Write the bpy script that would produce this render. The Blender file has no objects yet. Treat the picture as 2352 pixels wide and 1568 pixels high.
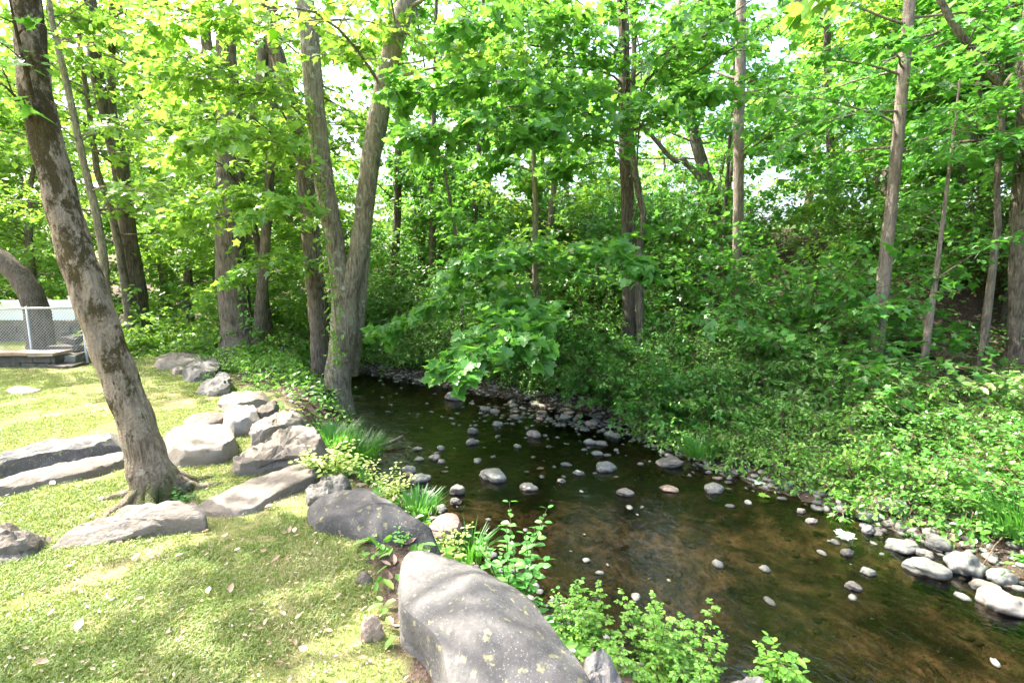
import bpy, bmesh, math, random
import numpy as np
from mathutils import Vector, noise
R = math.radians
rng = np.random.default_rng(11)
random.seed(11)
sc = bpy.context.scene
col = sc.collection
# ------------------------------------------------------------------ camera, world, sun, exposure
EYE = 1.65; PITCH = R(7.4); F = 2352*17/36
cam = bpy.data.cameras.new('camera'); cam.lens = 17; cam.sensor_width = 36; cam.clip_end = 800; cam.clip_start = 0.05
camo = bpy.data.objects.new('camera', cam); col.objects.link(camo)
camo.location = (0, 0, EYE); camo.rotation_euler = (R(90)-PITCH, 0, 0); sc.camera = camo
SUN = np.array([-0.52, 0.20, 0.83]); SUN /= np.linalg.norm(SUN)
w = bpy.data.worlds.new('World'); sc.world = w; w.use_nodes = True
nt = w.node_tree; bg = nt.nodes['Background']
sky = nt.nodes.new('ShaderNodeTexSky'); sky.sky_type = 'NISHITA'; sky.sun_disc = False
sky.sun_elevation = math.asin(SUN[2]); sky.sun_rotation = math.atan2(SUN[0], SUN[1])
sky.air_density = 1.0; sky.dust_density = 6.5; sky.ozone_density = 1.0
nt.links.new(sky.outputs[0], bg.inputs[0]); bg.inputs[1].default_value = 0.15
sl = bpy.data.lights.new('sun', 'SUN'); sl.energy = 3.0; sl.angle = R(0.53); sl.color = (1, .95, .86)
so = bpy.data.objects.new('sun', sl); col.objects.link(so)
so.rotation_euler = Vector(SUN).to_track_quat('Z', 'Y').to_euler()
sc.view_settings.view_transform = 'Standard'; sc.view_settings.look = 'None'
sc.view_settings.exposure = 2.75; sc.view_settings.gamma = 1
sc.cycles.max_bounces = 9; sc.cycles.diffuse_bounces = 6; sc.cycles.glossy_bounces = 3
sc.cycles.transmission_bounces = 6; sc.cycles.transparent_max_bounces = 6
sc.cycles.caustics_reflective = False; sc.cycles.caustics_refractive = False
sc.cycles.use_denoising = True

# ------------------------------------------------------------------ pixel helpers (photo measured at 2352x1568)
cp, sp = math.cos(PITCH), math.sin(PITCH)
def ray(px, py):
    u = (px-1176)/F; v = (784-py)/F
    return np.array([u, cp+v*sp, -sp+v*cp])
def P(px, py, z=0.0):
    d = ray(px, py); t = (z-EYE)/d[2]; return np.array([0, 0, EYE])+d*t
def Q(px, py, Y):
    d = ray(px, py); return np.array([0, 0, EYE])+d*(Y/d[1])
WZ = -0.75
# ------------------------------------------------------------------ terrain
LE = np.array([P(x, y, WZ)[:2] for x, y in [(800,930),(850,1015),(838,1080),(890,1130),(990,1180),(1075,1255),(1150,1340),(1290,1430),(1420,1535)]])
LE = np.vstack([[[-40,27],[-20,21.5],[-11,17.2],[-6.2,13.2],[-4.1,10.6]], LE, [[2.2,1.6],[3.6,-1.5],[5.5,-7],[8,-16]]])
RE = np.array([P(x, y, WZ)[:2] for x, y in [(860,858),(1010,885),(1190,915),(1400,955),(1480,1005),(1610,1062),(1760,1120),(1900,1160),(2100,1225),(2352,1330)]])
RE = np.vstack([[[-40,31],[-20,25],[-12,20.5],[-7.5,16.5]], RE, [[5.4,1.5],[7.4,-2],[9.5,-7],[13,-16]]])
WL = np.array([P(x, y, 0)[:2] for x, y in [(790,1120),(765,1040),(700,975),(625,915),(545,893),(512,850),(440,822),(360,812),(310,806)]]+[np.array([-9.2,13.5]), np.array([-9.5,40])])
def seg_dist(p, L):
    A = L[:-1]; B = L[1:]; D = B-A
    t = ((p[:,None,:]-A)*D).sum(2)/(D*D).sum(1); t = np.clip(t, 0, 1)
    q = A+t[...,None]*D; dd = p[:,None,:]-q
    d2 = (dd**2).sum(2); i = d2.argmin(1); r = np.arange(len(p))
    cr = D[i,0]*dd[r,i,1]-D[i,1]*dd[r,i,0]
    return np.sqrt(d2[r,i]), np.sign(cr)
def wob(x, y, s, k=0):
    return np.sin(x*s+1.3*k+np.sin(y*s*.7+k))*np.cos(y*s*1.1+2.1*k+np.sin(x*s*.8))
def sstep(t): t = np.clip(t, 0, 1); return t*t*(3-2*t)
def terr(p):
    p = np.atleast_2d(p).astype(float)
    out = np.empty(len(p)); sL = np.empty(len(p)); sR = np.empty(len(p))
    for i in range(0, len(p), 20000):
        q = p[i:i+20000]; dl, gl = seg_dist(q, LE); dr, gr = seg_dist(q, RE)
        x, y = q[:,0], q[:,1]
        dL = dl*gl*-1; dR = dr*gr       # positive = outside the water
        inn = (dL < 0) & (dR < 0)
        a = np.minimum(-dL, -dR)
        bed = WZ-0.03-0.2*sstep(a/1.1)+.025*wob(x,y,3.1)+.02*wob(x,y,7.3,2)
        lw = .95+.5*sstep((y-8)/4)
        left = WZ+(0.75)*sstep((dL-.02)/lw)+.012*wob(x,y,1.4)
        crest = 1.5+1.9*sstep((x+1)/7)
        e = np.clip(dR, 0, None)
        fl = sstep((x-3.8)/2)*sstep((11-y)/2.5)
        rt = WZ+.02+(.24-.04*fl)*np.clip(e,0,3.2+4*fl)+.5*np.clip(e-3.2-4*fl,0,None)
        h = crest+WZ*0
        right = np.where(rt > h-.6, h-.6*np.exp(-(np.clip(rt-h+.6,0,None))/.6), rt)+.05*wob(x,y,1.7)*sstep(e)
        z = np.where(dL > 0, left, np.where(dR > 0, right, bed))
        out[i:i+20000] = z; sL[i:i+20000] = dL; sR[i:i+20000] = dR
    return out, sL, sR
def wild(p):
    d, s = seg_dist(np.asarray(p, float), WL); return np.where(s < 0, d, -d)   # positive beyond the boulder row
def gz(x, y): return float(terr([[x, y]])[0][0])

def surf(px, py):
    d = ray(px, py); d = d/d[1]; ys = np.arange(2, 30, .03); z = EYE+d[2]*ys; g_ = terr(np.c_[d[0]*ys, ys])[0]; i = int(np.argmax(z < g_)); return np.array([d[0]*ys[i], ys[i], g_[i]])
# ------------------------------------------------------------------ materials
def nmat(name):
    m = bpy.data.materials.new(name); m.use_nodes = True; t = m.node_tree
    for n in list(t.nodes): t.nodes.remove(n)
    return m, t
def N(t, typ, **k):
    n = t.nodes.new('ShaderNode'+typ)
    for a, b in k.items():
        if a.startswith('_'): setattr(n, a[1:], b)
        else: n.inputs[a.replace('_', ' ')].default_value = b
    return n
def ramp(t, fac, stops):
    r = t.nodes.new('ShaderNodeValToRGB'); e = r.color_ramp.elements
    e[0].position = stops[0][0]; e[0].color = (*stops[0][1], 1); e[1].position = stops[1][0]; e[1].color = (*stops[1][1], 1)
    for p_, c_ in stops[2:]:
        q = e.new(p_); q.color = (*c_, 1)
    t.links.new(fac, r.inputs[0]); return r.outputs[0]
def mixc(t, f, a, b, mode='MIX'):
    m = t.nodes.new('ShaderNodeMix'); m.data_type = 'RGBA'; m.blend_type = mode
    for s, v in ((m.inputs[0], f), (m.inputs[6], a), (m.inputs[7], b)):
        if hasattr(v, 'links') or hasattr(v, 'is_linked'): t.links.new(v, s)
        else: s.default_value = v if not isinstance(v, tuple) else (*v, 1)
    return m.outputs[2]
def coords(t, scale=(1,1,1)):
    c = N(t, 'TexCoord'); m = N(t, 'Mapping'); m.inputs['Scale'].default_value = scale
    t.links.new(c.outputs['Object'], m.inputs[0]); return m.outputs[0]
def ntex(t, vec, scale, detail=6, rough=.6, dist=0):
    n = N(t, 'TexNoise', Scale=scale, Detail=detail, Roughness=rough, Distortion=dist)
    t.links.new(vec, n.inputs['Vector']); return n.outputs['Fac']
def finish(t, colr, rough=.8, bump=None, bs=.5, bd=.02, spec=.3):
    b = N(t, 'BsdfPrincipled'); o = N(t, 'OutputMaterial')
    if hasattr(colr, 'links'): t.links.new(colr, b.inputs['Base Color'])
    else: b.inputs['Base Color'].default_value = (*colr, 1)
    b.inputs['Roughness'].default_value = rough; b.inputs['Specular IOR Level'].default_value = spec
    if bump is not None:
        bn = N(t, 'Bump', Strength=bs, Distance=bd); t.links.new(bump, bn.inputs['Height']); t.links.new(bn.outputs[0], b.inputs['Normal'])
    t.links.new(b.outputs[0], o.inputs[0])
    return b
def leafmat(name, dark, mid, light, trans=.45, tcol=(.16,.36,.02), rough=.36):
    m, t = nmat(name)
    a = N(t, 'Attribute', _attribute_name='tint')
    c = ramp(t, a.outputs['Fac'], [(0, dark), (.55, mid), (1, light)])
    b = N(t, 'BsdfPrincipled'); b.inputs['Roughness'].default_value = rough; b.inputs['Specular IOR Level'].default_value = .62
    t.links.new(c, b.inputs['Base Color'])
    tr = N(t, 'BsdfTranslucent'); t.links.new(mixc(t, .6, c, tcol), tr.inputs[0])
    mx = N(t, 'MixShader', Fac=trans); o = N(t, 'OutputMaterial')
    t.links.new(b.outputs[0], mx.inputs[1]); t.links.new(tr.outputs[0], mx.inputs[2]); t.links.new(mx.outputs[0], o.inputs[0])
    return m
def barkmat(name, a, b_, moss=None, mossamt=.5, lichen=None, vert=7, big=1.0):
    m, t = nmat(name)
    v = coords(t, (1, 1, .16)); n1 = ntex(t, v, 34*big, 6, .65, .6); v2 = coords(t)
    n2 = ntex(t, v2, 3.5, 5, .6); n3 = ntex(t, v2, 60, 3, .6)
    c = ramp(t, n1, [(.32, tuple(x*.6 for x in a)), (.44, a), (.64, b_)])
    c = mixc(t, ramp(t, n2, [(.35, (0,0,0)), (.7, (.55,.55,.55))]), c, tuple(x*1.35 for x in b_))
    if lichen:
        n5 = ntex(t, v2, 9, 3, .5); c = mixc(t, ramp(t, n5, [(.62, (0,0,0)), (.66, (.8,.8,.8))]), c, lichen)
    if moss:
        n4 = ntex(t, coords(t, (1,1,.5)), 7.5, 10, .78, .2)
        sz = N(t, 'SeparateXYZ'); t.links.new(v2, sz.inputs[0]); hz = N(t, 'MapRange'); hz.inputs[1].default_value = .3; hz.inputs[2].default_value = 2.4; hz.inputs[3].default_value = -.05; hz.inputs[4].default_value = .042
        t.links.new(sz.outputs[2], hz.inputs[0]); am = N(t, 'Math', _operation='ADD'); t.links.new(hz.outputs[0], am.inputs[0]); t.links.new(n4, am.inputs[1])
        c = mixc(t, ramp(t, am.outputs[0], [(mossamt-.03, (0,0,0)), (mossamt+.03, (.92,.92,.92))]), c, mixc(t, n3, moss, tuple(x*.45 for x in moss)))
        lz = N(t, 'MapRange'); lz.inputs[1].default_value = .30; lz.inputs[2].default_value = .05; t.links.new(sz.outputs[2], lz.inputs[0]); ml = N(t, 'Math', _operation='MULTIPLY'); t.links.new(lz.outputs[0], ml.inputs[0]); t.links.new(ramp(t, n2, [(.42, (0,0,0)), (.56, (.9,.9,.9))]), ml.inputs[1])
        c = mixc(t, ml.outputs[0], c, (.05,.07,.014))
    ad = N(t, 'Math', _operation='ADD'); t.links.new(n1, ad.inputs[0]); t.links.new(n3, ad.inputs[1])
    finish(t, c, .92, ad.outputs[0], 1.0, .035, .1); return m
def rockmat(name, base, light, speck=.3, lich=None, scale=1.0):
    m, t = nmat(name); v = coords(t)
    oi = N(t, 'ObjectInfo')
    n1 = ntex(t, v, 2.2*scale, 8, .62, .4); n2 = ntex(t, v, 55*scale, 4, .7); n3 = ntex(t, v, 14*scale, 6, .7)
    c = ramp(t, n1, [(.32, base), (.68, light)])
    c = mixc(t, ramp(t, n2, [(.5, (0,0,0)), (.7, (speck,)*3)]), c, tuple(min(.7, x*1.35) for x in light))
    c = mixc(t, ramp(t, n3, [(.3, (.5,.5,.5)), (.45, (0,0,0))]), c, tuple(x*.55 for x in base))
    if lich:
        n4 = ntex(t, v, 22, 4, .6); c = mixc(t, ramp(t, n4, [(.6, (0,0,0)), (.66, (.6,.6,.6))]), c, lich)
        n5 = ntex(t, v, 120, 3, .6); n6 = ntex(t, v, 2.4, 3, .6); q5 = N(t, 'Math', _operation='MULTIPLY_ADD'); q5.inputs[1].default_value = .35; t.links.new(n6, q5.inputs[0]); t.links.new(n5, q5.inputs[2]); c = mixc(t, ramp(t, q5.outputs[0], [(.82, (0,0,0)), (.87, (.6,.6,.6))]), c, (.42,.42,.37))
        c = mixc(t, ramp(t, ntex(t, v, 3.0, 6, .7, 1.0), [(.5, (0,0,0)), (.68, (.6,.6,.6))]), c, tuple(x*.6 for x in base))
    h = N(t, 'MapRange'); h.inputs[3].default_value = .7; h.inputs[4].default_value = 1.3
    t.links.new(oi.outputs['Random'], h.inputs[0]); hs = N(t, 'HueSaturation'); t.links.new(h.outputs[0], hs.inputs['Value']); t.links.new(c, hs.inputs['Color'])
    ge = N(t, 'NewGeometry'); sx = N(t, 'SeparateXYZ'); t.links.new(ge.outputs['Position'], sx.inputs[0]); wn = N(t, 'Math', _operation='MULTIPLY_ADD'); wn.inputs[1].default_value = .03; t.links.new(n3, wn.inputs[0]); t.links.new(sx.outputs[2], wn.inputs[2])
    wm = N(t, 'MapRange'); wm.inputs[1].default_value = WZ+.02; wm.inputs[2].default_value = WZ+.055; wm.inputs[3].default_value = .42; wm.inputs[4].default_value = 1; t.links.new(wn.outputs[0], wm.inputs[0])
    hw = N(t, 'HueSaturation'); t.links.new(wm.outputs[0], hw.inputs['Value']); t.links.new(hs.outputs[0], hw.inputs['Color']); hs = hw
    v2 = N(t, 'TexVoronoi', Scale=3.1*scale, _feature='DISTANCE_TO_EDGE')
    nd = N(t, 'VectorMath', _operation='ADD'); nn = N(t, 'TexNoise', Scale=3.0*scale, Detail=4); t.links.new(v, nn.inputs['Vector'])
    t.links.new(v, nd.inputs[0]); t.links.new(nn.outputs['Color'], nd.inputs[1]); t.links.new(nd.outputs[0], v2.inputs['Vector'])
    cr = ramp(t, v2.outputs['Distance'], [(0, (0,0,0)), (.03, (1,1,1))])
    s = N(t, 'Math', _operation='MULTIPLY_ADD'); s.inputs[1].default_value = .12; t.links.new(cr, s.inputs[0])
    s2 = N(t, 'Math', _operation='ADD'); t.links.new(n3, s2.inputs[0]); t.links.new(n2, s2.inputs[1]); t.links.new(s2.outputs[0], s.inputs[2])
    finish(t, hs.outputs[0], .85, s.outputs[0], .45, .012, .25); return m
M = {}
M['leaf'] = leafmat('maple_leaf_green', (.05,.17,.03), (.085,.26,.04), (.15,.35,.07), .5, (.25,.55,.05))
M['leafy'] = leafmat('sunny_leaf_green', (.08,.22,.03), (.14,.32,.045), (.25,.42,.08), .52, (.38,.62,.06))
M['leafd'] = leafmat('deep_leaf_green', (.045,.17,.03), (.08,.25,.04), (.14,.34,.06), .5, (.18,.48,.04))
M['shrub'] = leafmat('shrub_leaf_green', (.06,.19,.035), (.11,.28,.045), (.22,.40,.08), .42, (.2,.5,.04), .36)
M['cover'] = leafmat('ground_cover_green', (.07,.22,.035), (.13,.32,.045), (.26,.44,.08), .42, (.25,.55,.04), .38)
M['pale'] = leafmat('pale_leaf', (.22,.36,.06), (.36,.48,.12), (.55,.60,.25), .35, (.4,.55,.08), .35)
M['mint'] = leafmat('upturned_leaf', (.35,.52,.40), (.42,.58,.46), (.5,.64,.52), .3, (.4,.6,.3))
M['mixed'] = leafmat('mixed_leaf', (.09,.22,.06), (.17,.34,.09), (.32,.48,.16), .42, (.3,.55,.08), .34)
M['weed'] = leafmat('weed_leaf', (.07,.24,.05), (.10,.31,.06), (.17,.40,.08), .38, (.2,.5,.05), .42)
M['rose'] = leafmat('rose_leaf', (.10,.28,.04), (.17,.38,.05), (.28,.48,.08), .42, (.3,.55,.05), .42)
M['grass'] = leafmat('grass_blade', (.085,.17,.022), (.175,.265,.05), (.44,.38,.21), .33, (.36,.42,.06), .6)
M['dry'] = leafmat('dry_leaf', (.20,.11,.06), (.40,.27,.18), (.62,.52,.42), .2, (.5,.3,.12), .6)
M['litter'] = leafmat('leaf_litter', (.10,.06,.045), (.22,.14,.10), (.48,.36,.28), .1, (.3,.15,.06), .7)
M['bark'] = barkmat('grey_brown_bark', (.07,.056,.044), (.25,.215,.17))
M['barkd'] = barkmat('dark_bark', (.055,.045,.036), (.19,.16,.13))
M['barkmoss'] = barkmat('mossy_bark', (.16,.125,.09), (.37,.30,.225), (.085,.068,.026), .53, (.36,.33,.26))
M['barkpale'] = barkmat('lichen_bark', (.12,.10,.072), (.36,.315,.235), None, .6, (.42,.46,.34))
M['barkred'] = barkmat('pale_smooth_bark', (.15,.12,.10), (.34,.28,.24))
M['twig'] = barkmat('twig_bark', (.10,.07,.045), (.22,.17,.11))
M['rock'] = rockmat('boulder_stone', (.095,.078,.06), (.20,.178,.15), .3)
M['rockg'] = rockmat('grey_lichen_stone', (.066,.063,.060), (.135,.13,.123), .3, (.38,.36,.17))
M['rockw'] = rockmat('pale_stone', (.10,.093,.08), (.21,.197,.175), .25)
M['rockt'] = rockmat('tan_stone', (.22,.16,.115), (.38,.30,.24), .3)
M['rockr'] = rockmat('pink_flagstone', (.22,.125,.105), (.33,.225,.20), .25)
M['stone'] = rockmat('stream_stone', (.095,.10,.085), (.26,.26,.235), .25, None, 4)
M['drown'] = rockmat('drowned_stone', (.075,.062,.04), (.21,.165,.105), .2, None, 3)
M['wall'] = rockmat('wall_stone', (.06,.057,.047), (.15,.14,.12), .2, None, 2)
def simple(name, c, rough=.6, metal=0):
    m, t = nmat(name); b = finish(t, c, rough, ntex(t, coords(t), 30), .1, .003); b.inputs['Metallic'].default_value = metal; return m
M['steel'] = simple('galvanised_steel', (.42,.43,.44), .45, .5)
M['vinyl'] = simple('white_vinyl', (.74,.80,.84), .4)
M['mortar'] = simple('wall_core', (.09,.085,.07), .95)
M['siding'] = simple('blue_grey_siding', (.22,.27,.33), .6)
# ground
def groundmat():
    m, t = nmat('ground_surface'); g = N(t, 'NewGeometry'); v = g.outputs['Position']
    a = N(t, 'Attribute', _attribute_name='zone'); sep = N(t, 'SeparateColor'); t.links.new(a.outputs['Color'], sep.inputs[0])
    n1 = ntex(t, v, 1.1, 6, .6); n2 = ntex(t, v, 9, 6, .7); n3 = ntex(t, v, 60, 5, .7)
    lawn = ramp(t, n2, [(.3, (.10,.15,.03)), (.5, (.17,.215,.05)), (.7, (.30,.27,.12))])
    lawn = mixc(t, ramp(t, n3, [(.4, (0,0,0)), (.7, (.6,.6,.6))]), lawn, (.36,.28,.18))
    lawn = mixc(t, ramp(t, ntex(t, v, 2.4, 5, .65), [(.5, (0,0,0)), (.66, (.85,.85,.85))]), lawn, (.38,.28,.19))
    dirt = ramp(t, n3, [(.3, (.045,.032,.024)), (.55, (.10,.072,.055)), (.72, (.27,.20,.16))])
    bed = ramp(t, n2, [(.36, (.03,.024,.017)), (.5, (.09,.07,.048)), (.64, (.29,.22,.15))])
    vo = N(t, 'TexVoronoi', Scale=7.0); t.links.new(v, vo.inputs['Vector']); vs = N(t, 'SeparateColor'); t.links.new(vo.outputs['Color'], vs.inputs[0])
    bed = mixc(t, .5, bed, ramp(t, vs.outputs[0], [(0, (.045,.035,.022)), (1, (.24,.18,.115))]))
    bed = mixc(t, ramp(t, ntex(t, v, 1.7, 4, .6, .5), [(.42, (.85,.85,.85)), (.58, (0,0,0))]), bed, (.035,.03,.02))
    c = mixc(t, sep.outputs[0], dirt, lawn); c = mixc(t, sep.outputs[1], c, bed)
    ad = N(t, 'Math', _operation='ADD'); t.links.new(n2, ad.inputs[0]); t.links.new(n3, ad.inputs[1])
    vm = N(t, 'Math', _operation='MULTIPLY'); t.links.new(vo.outputs['Distance'], vm.inputs[0]); t.links.new(sep.outputs[1], vm.inputs[1])
    sb = N(t, 'Math', _operation='SUBTRACT'); t.links.new(ad.outputs[0], sb.inputs[0]); t.links.new(vm.outputs[0], sb.inputs[1])
    finish(t, c, .9, sb.outputs[0], .8, .05, .15); return m
M['ground'] = groundmat()
def watermat():
    m, t = nmat('stream_water'); g = N(t, 'NewGeometry'); mp = N(t, 'Mapping'); mp.inputs['Scale'].default_value = (1, 1, 1); mp.inputs['Rotation'].default_value = (0, 0, R(-35))
    t.links.new(g.outputs['Position'], mp.inputs[0]); mp2 = N(t, 'Mapping'); mp2.inputs['Scale'].default_value = (1, .55, 1); t.links.new(mp.outputs[0], mp2.inputs[0])
    n1 = ntex(t, mp2.outputs[0], 16, 3, .55, .8); n2 = ntex(t, mp2.outputs[0], 3.0, 2, .5)
    ad = N(t, 'Math', _operation='MULTIPLY_ADD'); ad.inputs[1].default_value = 1.6; t.links.new(n2, ad.inputs[0]); t.links.new(n1, ad.inputs[2])
    bn = N(t, 'Bump', Strength=.3, Distance=.022); t.links.new(ad.outputs[0], bn.inputs['Height'])
    fr = N(t, 'Fresnel', IOR=1.7); t.links.new(bn.outputs[0], fr.inputs['Normal'])
    gl = N(t, 'BsdfGlossy', Roughness=.02); t.links.new(bn.outputs[0], gl.inputs['Normal'])
    tr = N(t, 'BsdfTransparent'); tr.inputs[0].default_value = (.52, .47, .37, 1)
    mx = N(t, 'MixShader'); t.links.new(fr.outputs[0], mx.inputs[0]); t.links.new(tr.outputs[0], mx.inputs[1]); t.links.new(gl.outputs[0], mx.inputs[2])
    o = N(t, 'OutputMaterial'); t.links.new(mx.outputs[0], o.inputs[0]); return m
M['water'] = watermat()

# ------------------------------------------------------------------ mesh building
class MB:
    def __init__(s): s.v = []; s.f = []; s.n = 0; s.t = []     # vertex blocks, face blocks (int arrays of equal width), tints
    def add(s, v, f, tint=None):
        v = np.asarray(v, float).reshape(-1, 3); f = np.asarray(f, int)
        s.v.append(v); s.f.append(f+s.n); s.n += len(v)
        s.t.append(np.full(len(v), .5) if tint is None else np.broadcast_to(tint, (len(v),)))
    def tube(s, pts, rad, k=8, jag=0.0, seed=0, cap=True):
        pts = np.asarray(pts, float); n = len(pts); rad = np.broadcast_to(rad, (n,)).astype(float)
        T = np.gradient(pts, axis=0); T /= np.linalg.norm(T, axis=1)[:,None]+1e-9
        u = np.cross(T[0], [.3,.9,.1]) if abs(T[0][2]) > .5 else np.cross(T[0], [0,0,1.]); u /= np.linalg.norm(u)
        V = []
        a = np.linspace(0, 2*np.pi, k, endpoint=False)
        for i in range(n):
            u = u-T[i]*(u@T[i]); u /= np.linalg.norm(u)+1e-9; w_ = np.cross(T[i], u)
            r = rad[i]*np.ones(k)
            if jag:
                r *= 1+jag*(np.sin(a*3+seed+i*.22)*.5+np.sin(a*5+seed*2+i*.35)*.35+.4*np.sin(i*.9+a+seed))
            V.append(pts[i]+np.outer(np.cos(a)*r, u)+np.outer(np.sin(a)*r, w_))
        V = np.vstack(V); F_ = []
        i = np.arange(n-1)[:,None]*k; j = np.arange(k)[None,:]; j2 = (j+1) % k
        F_ = np.stack([i+j, i+j2, i+k+j2, i+k+j], -1).reshape(-1, 4)
        s.add(V, F_)
        if cap:
            c = s.n; s.add([pts[-1]+T[-1]*rad[-1]*.4], np.zeros((0,3), int))
            jj = np.arange(k); s.f.append(np.stack([c-k+jj, c-k+(jj+1) % k, np.full(k, c)], -1))
    def prisms(s, A, B, r0, r1):
        A = np.asarray(A).reshape(-1,3); B = np.asarray(B).reshape(-1,3); n = len(A)
        if n == 0: return
        T = B-A; T /= np.linalg.norm(T, axis=1)[:,None]+1e-9
        U = np.cross(T, [.21,.35,.9]); U /= np.linalg.norm(U, axis=1)[:,None]+1e-9; W = np.cross(T, U)
        V = np.empty((n, 6, 3))
        for k in range(3):
            c, q = math.cos(k*2.0944), math.sin(k*2.0944)
            o = U*c+W*q
            V[:,k] = A+o*np.reshape(r0, (-1,1)); V[:,3+k] = B+o*np.reshape(r1, (-1,1))
        b = np.arange(n)[:,None,None]*6
        s.add(V.reshape(-1,3), (np.array([[0,1,4,3],[1,2,5,4],[2,0,3,5]])[None]+b).reshape(-1,4))
    def box(s, c, sz, rz=0, jit=0):
        c = np.asarray(c); h = np.asarray(sz)/2
        v = np.array([[x, y, z] for z in (-1,1) for y in (-1,1) for x in (-1,1)])*h
        if jit: v = v+rng.normal(0, jit, v.shape)
        cz, s_ = math.cos(rz), math.sin(rz); v = v@np.array([[cz,s_,0],[-s_,cz,0],[0,0,1]])
        s.add(v+c, [[0,2,3,1],[4,5,7,6],[0,1,5,4],[2,6,7,3],[0,4,6,2],[1,3,7,5]])
    def build(s, name, mat, parent=None, origin=(0,0,0), smooth=True):
        me = bpy.data.meshes.new(name); V = np.vstack(s.v)-np.asarray(origin, float)
        blocks = [f for f in s.f if len(f)]
        tot = np.concatenate([np.full(len(f), f.shape[1]) for f in blocks]); flat = np.concatenate([f.ravel() for f in blocks])
        me.vertices.add(len(V)); me.vertices.foreach_set('co', V.astype(np.float32).ravel())
        me.loops.add(len(flat)); me.loops.foreach_set('vertex_index', flat.astype(np.int32))
        st = np.concatenate([[0], np.cumsum(tot)[:-1]])
        me.polygons.add(len(tot)); me.polygons.foreach_set('loop_start', st.astype(np.int32))
        me.polygons.foreach_set('use_smooth', np.full(len(tot), smooth))
        me.update(calc_edges=True)
        at = me.attributes.new('tint', 'FLOAT', 'POINT'); at.data.foreach_set('value', np.concatenate(s.t).astype(np.float32))
        me.materials.append(mat)
        o = bpy.data.objects.new(name, me); col.objects.link(o)
        if parent is None: o.location = origin
        else: o.parent = parent
        return o
def tag(o, label=None, cat=None, group=None, kind=None):
    if label: o['label'] = label
    if cat: o['category'] = cat
    if group: o['group'] = group
    if kind: o['kind'] = kind
    return o
def empty(name, loc, label, cat, group=None):
    o = bpy.data.objects.new(name, None); col.objects.link(o); o.location = loc; o.empty_display_size = .2
    return tag(o, label, cat, group)
def dup(root, loc, rz=0, s=1, label=None, group=None, sz=None):
    r = root.copy(); col.objects.link(r); r.location = loc; r.rotation_euler = (0,0,rz); r.scale = (s, s, sz or s)
    if label: r['label'] = label
    if group: r['group'] = group
    for ch in list(root.children):
        c = ch.copy(); col.objects.link(c); c.parent = r
    return r
# leaf templates: x = along the leaf, y = across, z = normal; unit length about 1
def fan(pts, fold=.12):
    pts = np.array(pts, float); v = np.c_[pts, np.abs(pts[:,1])*fold-.10*pts[:,0]**2]
    v = np.vstack([[.42, 0, -.03], v]); n = len(pts)
    return v, np.array([[0, i+1, (i+1) % n+1] for i in range(n)])
half = [(.0,.0),(.05,.12),(-.10,.36),(.12,.30),(.20,.55),(.33,.44),(.50,.58),(.50,.28),(.62,.22),(.72,.26)]
MAPLE = fan(half+[(1.,0.)]+[(x,-y) for x, y in half[:0:-1]])
MAPLE5 = fan([(0,0),(-.02,.34),(.22,.26),(.52,.52),(.56,.2),(1.,0),(.56,-.2),(.52,-.52),(.22,-.26),(-.02,-.34)])
OVAL = (np.array([[0,0,0],[.3,.24,.05],[.7,.22,.03],[1,0,-.08],[.7,-.22,.03],[.3,-.24,.05],[.5,0,-.02]]), np.array([[0,1,6],[1,2,6],[2,3,6],[3,4,6],[4,5,6],[5,0,6]]))
DIAM = (np.array([[0,0,0],[.5,.32,.05],[1,0,-.08],[.5,-.32,.05]]), np.array([[0,1,2],[0,2,3]]))
BLADE = (np.array([[0,.5,0],[0,-.5,0],[.55,.35,0],[.55,-.35,0],[1,0,-.12]]), np.array([[0,1,3],[0,3,2],[2,3,4]]))
CURL = (np.array([[0,0,0],[.25,.2,.10],[.6,.24,.16],[1,0,.22],[.6,-.2,.16],[.25,-.18,.10],[.3,0,0],[.65,0,.05]]), np.array([[0,1,6],[1,2,7],[1,7,6],[2,3,7],[3,4,7],[4,5,6],[4,6,7],[5,0,6]]))
def leaves(mb, tmpl, pos, out, size, droop=.35, spread=.45, tint=None):
    n = len(pos)
    if n == 0: return
    T, Fc = tmpl
    a = out/(np.linalg.norm(out, axis=1)[:,None]+1e-9)+rng.normal(0, spread*.6, (n,3)); a[:,2] -= np.abs(rng.normal(droop, .25, n))
    a /= np.linalg.norm(a, axis=1)[:,None]
    nn = np.array([0,0,1.])+rng.normal(0, spread, (n,3)); nn -= a*(nn*a).sum(1)[:,None]; nn /= np.linalg.norm(nn, axis=1)[:,None]
    b = np.cross(nn, a); sz = np.broadcast_to(size, (n,))[:,None,None]
    V = pos[:,None,:]+sz*(T[None,:,0,None]*a[:,None]+T[None,:,1,None]*b[:,None]+T[None,:,2,None]*nn[:,None])
    tn = np.clip(rng.normal(.5, .2, n), 0, 1) if tint is None else tint
    mb.add(V.reshape(-1,3), (Fc[None]+np.arange(n)[:,None,None]*len(T)).reshape(-1,3), np.repeat(tn, len(T)))
def unit(v): v = np.asarray(v, float); return v/(np.linalg.norm(v)+1e-9)
def curve(p0, d, L, n=8, up=0.0, wig=.08):
    pts = [np.array(p0, float)]; d = unit(d)
    for i in range(n-1):
        d = unit(d+np.array([0,0,up/n])+rng.normal(0, wig, 3)); pts.append(pts[-1]+d*L/(n-1))
    return np.array(pts)
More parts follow.
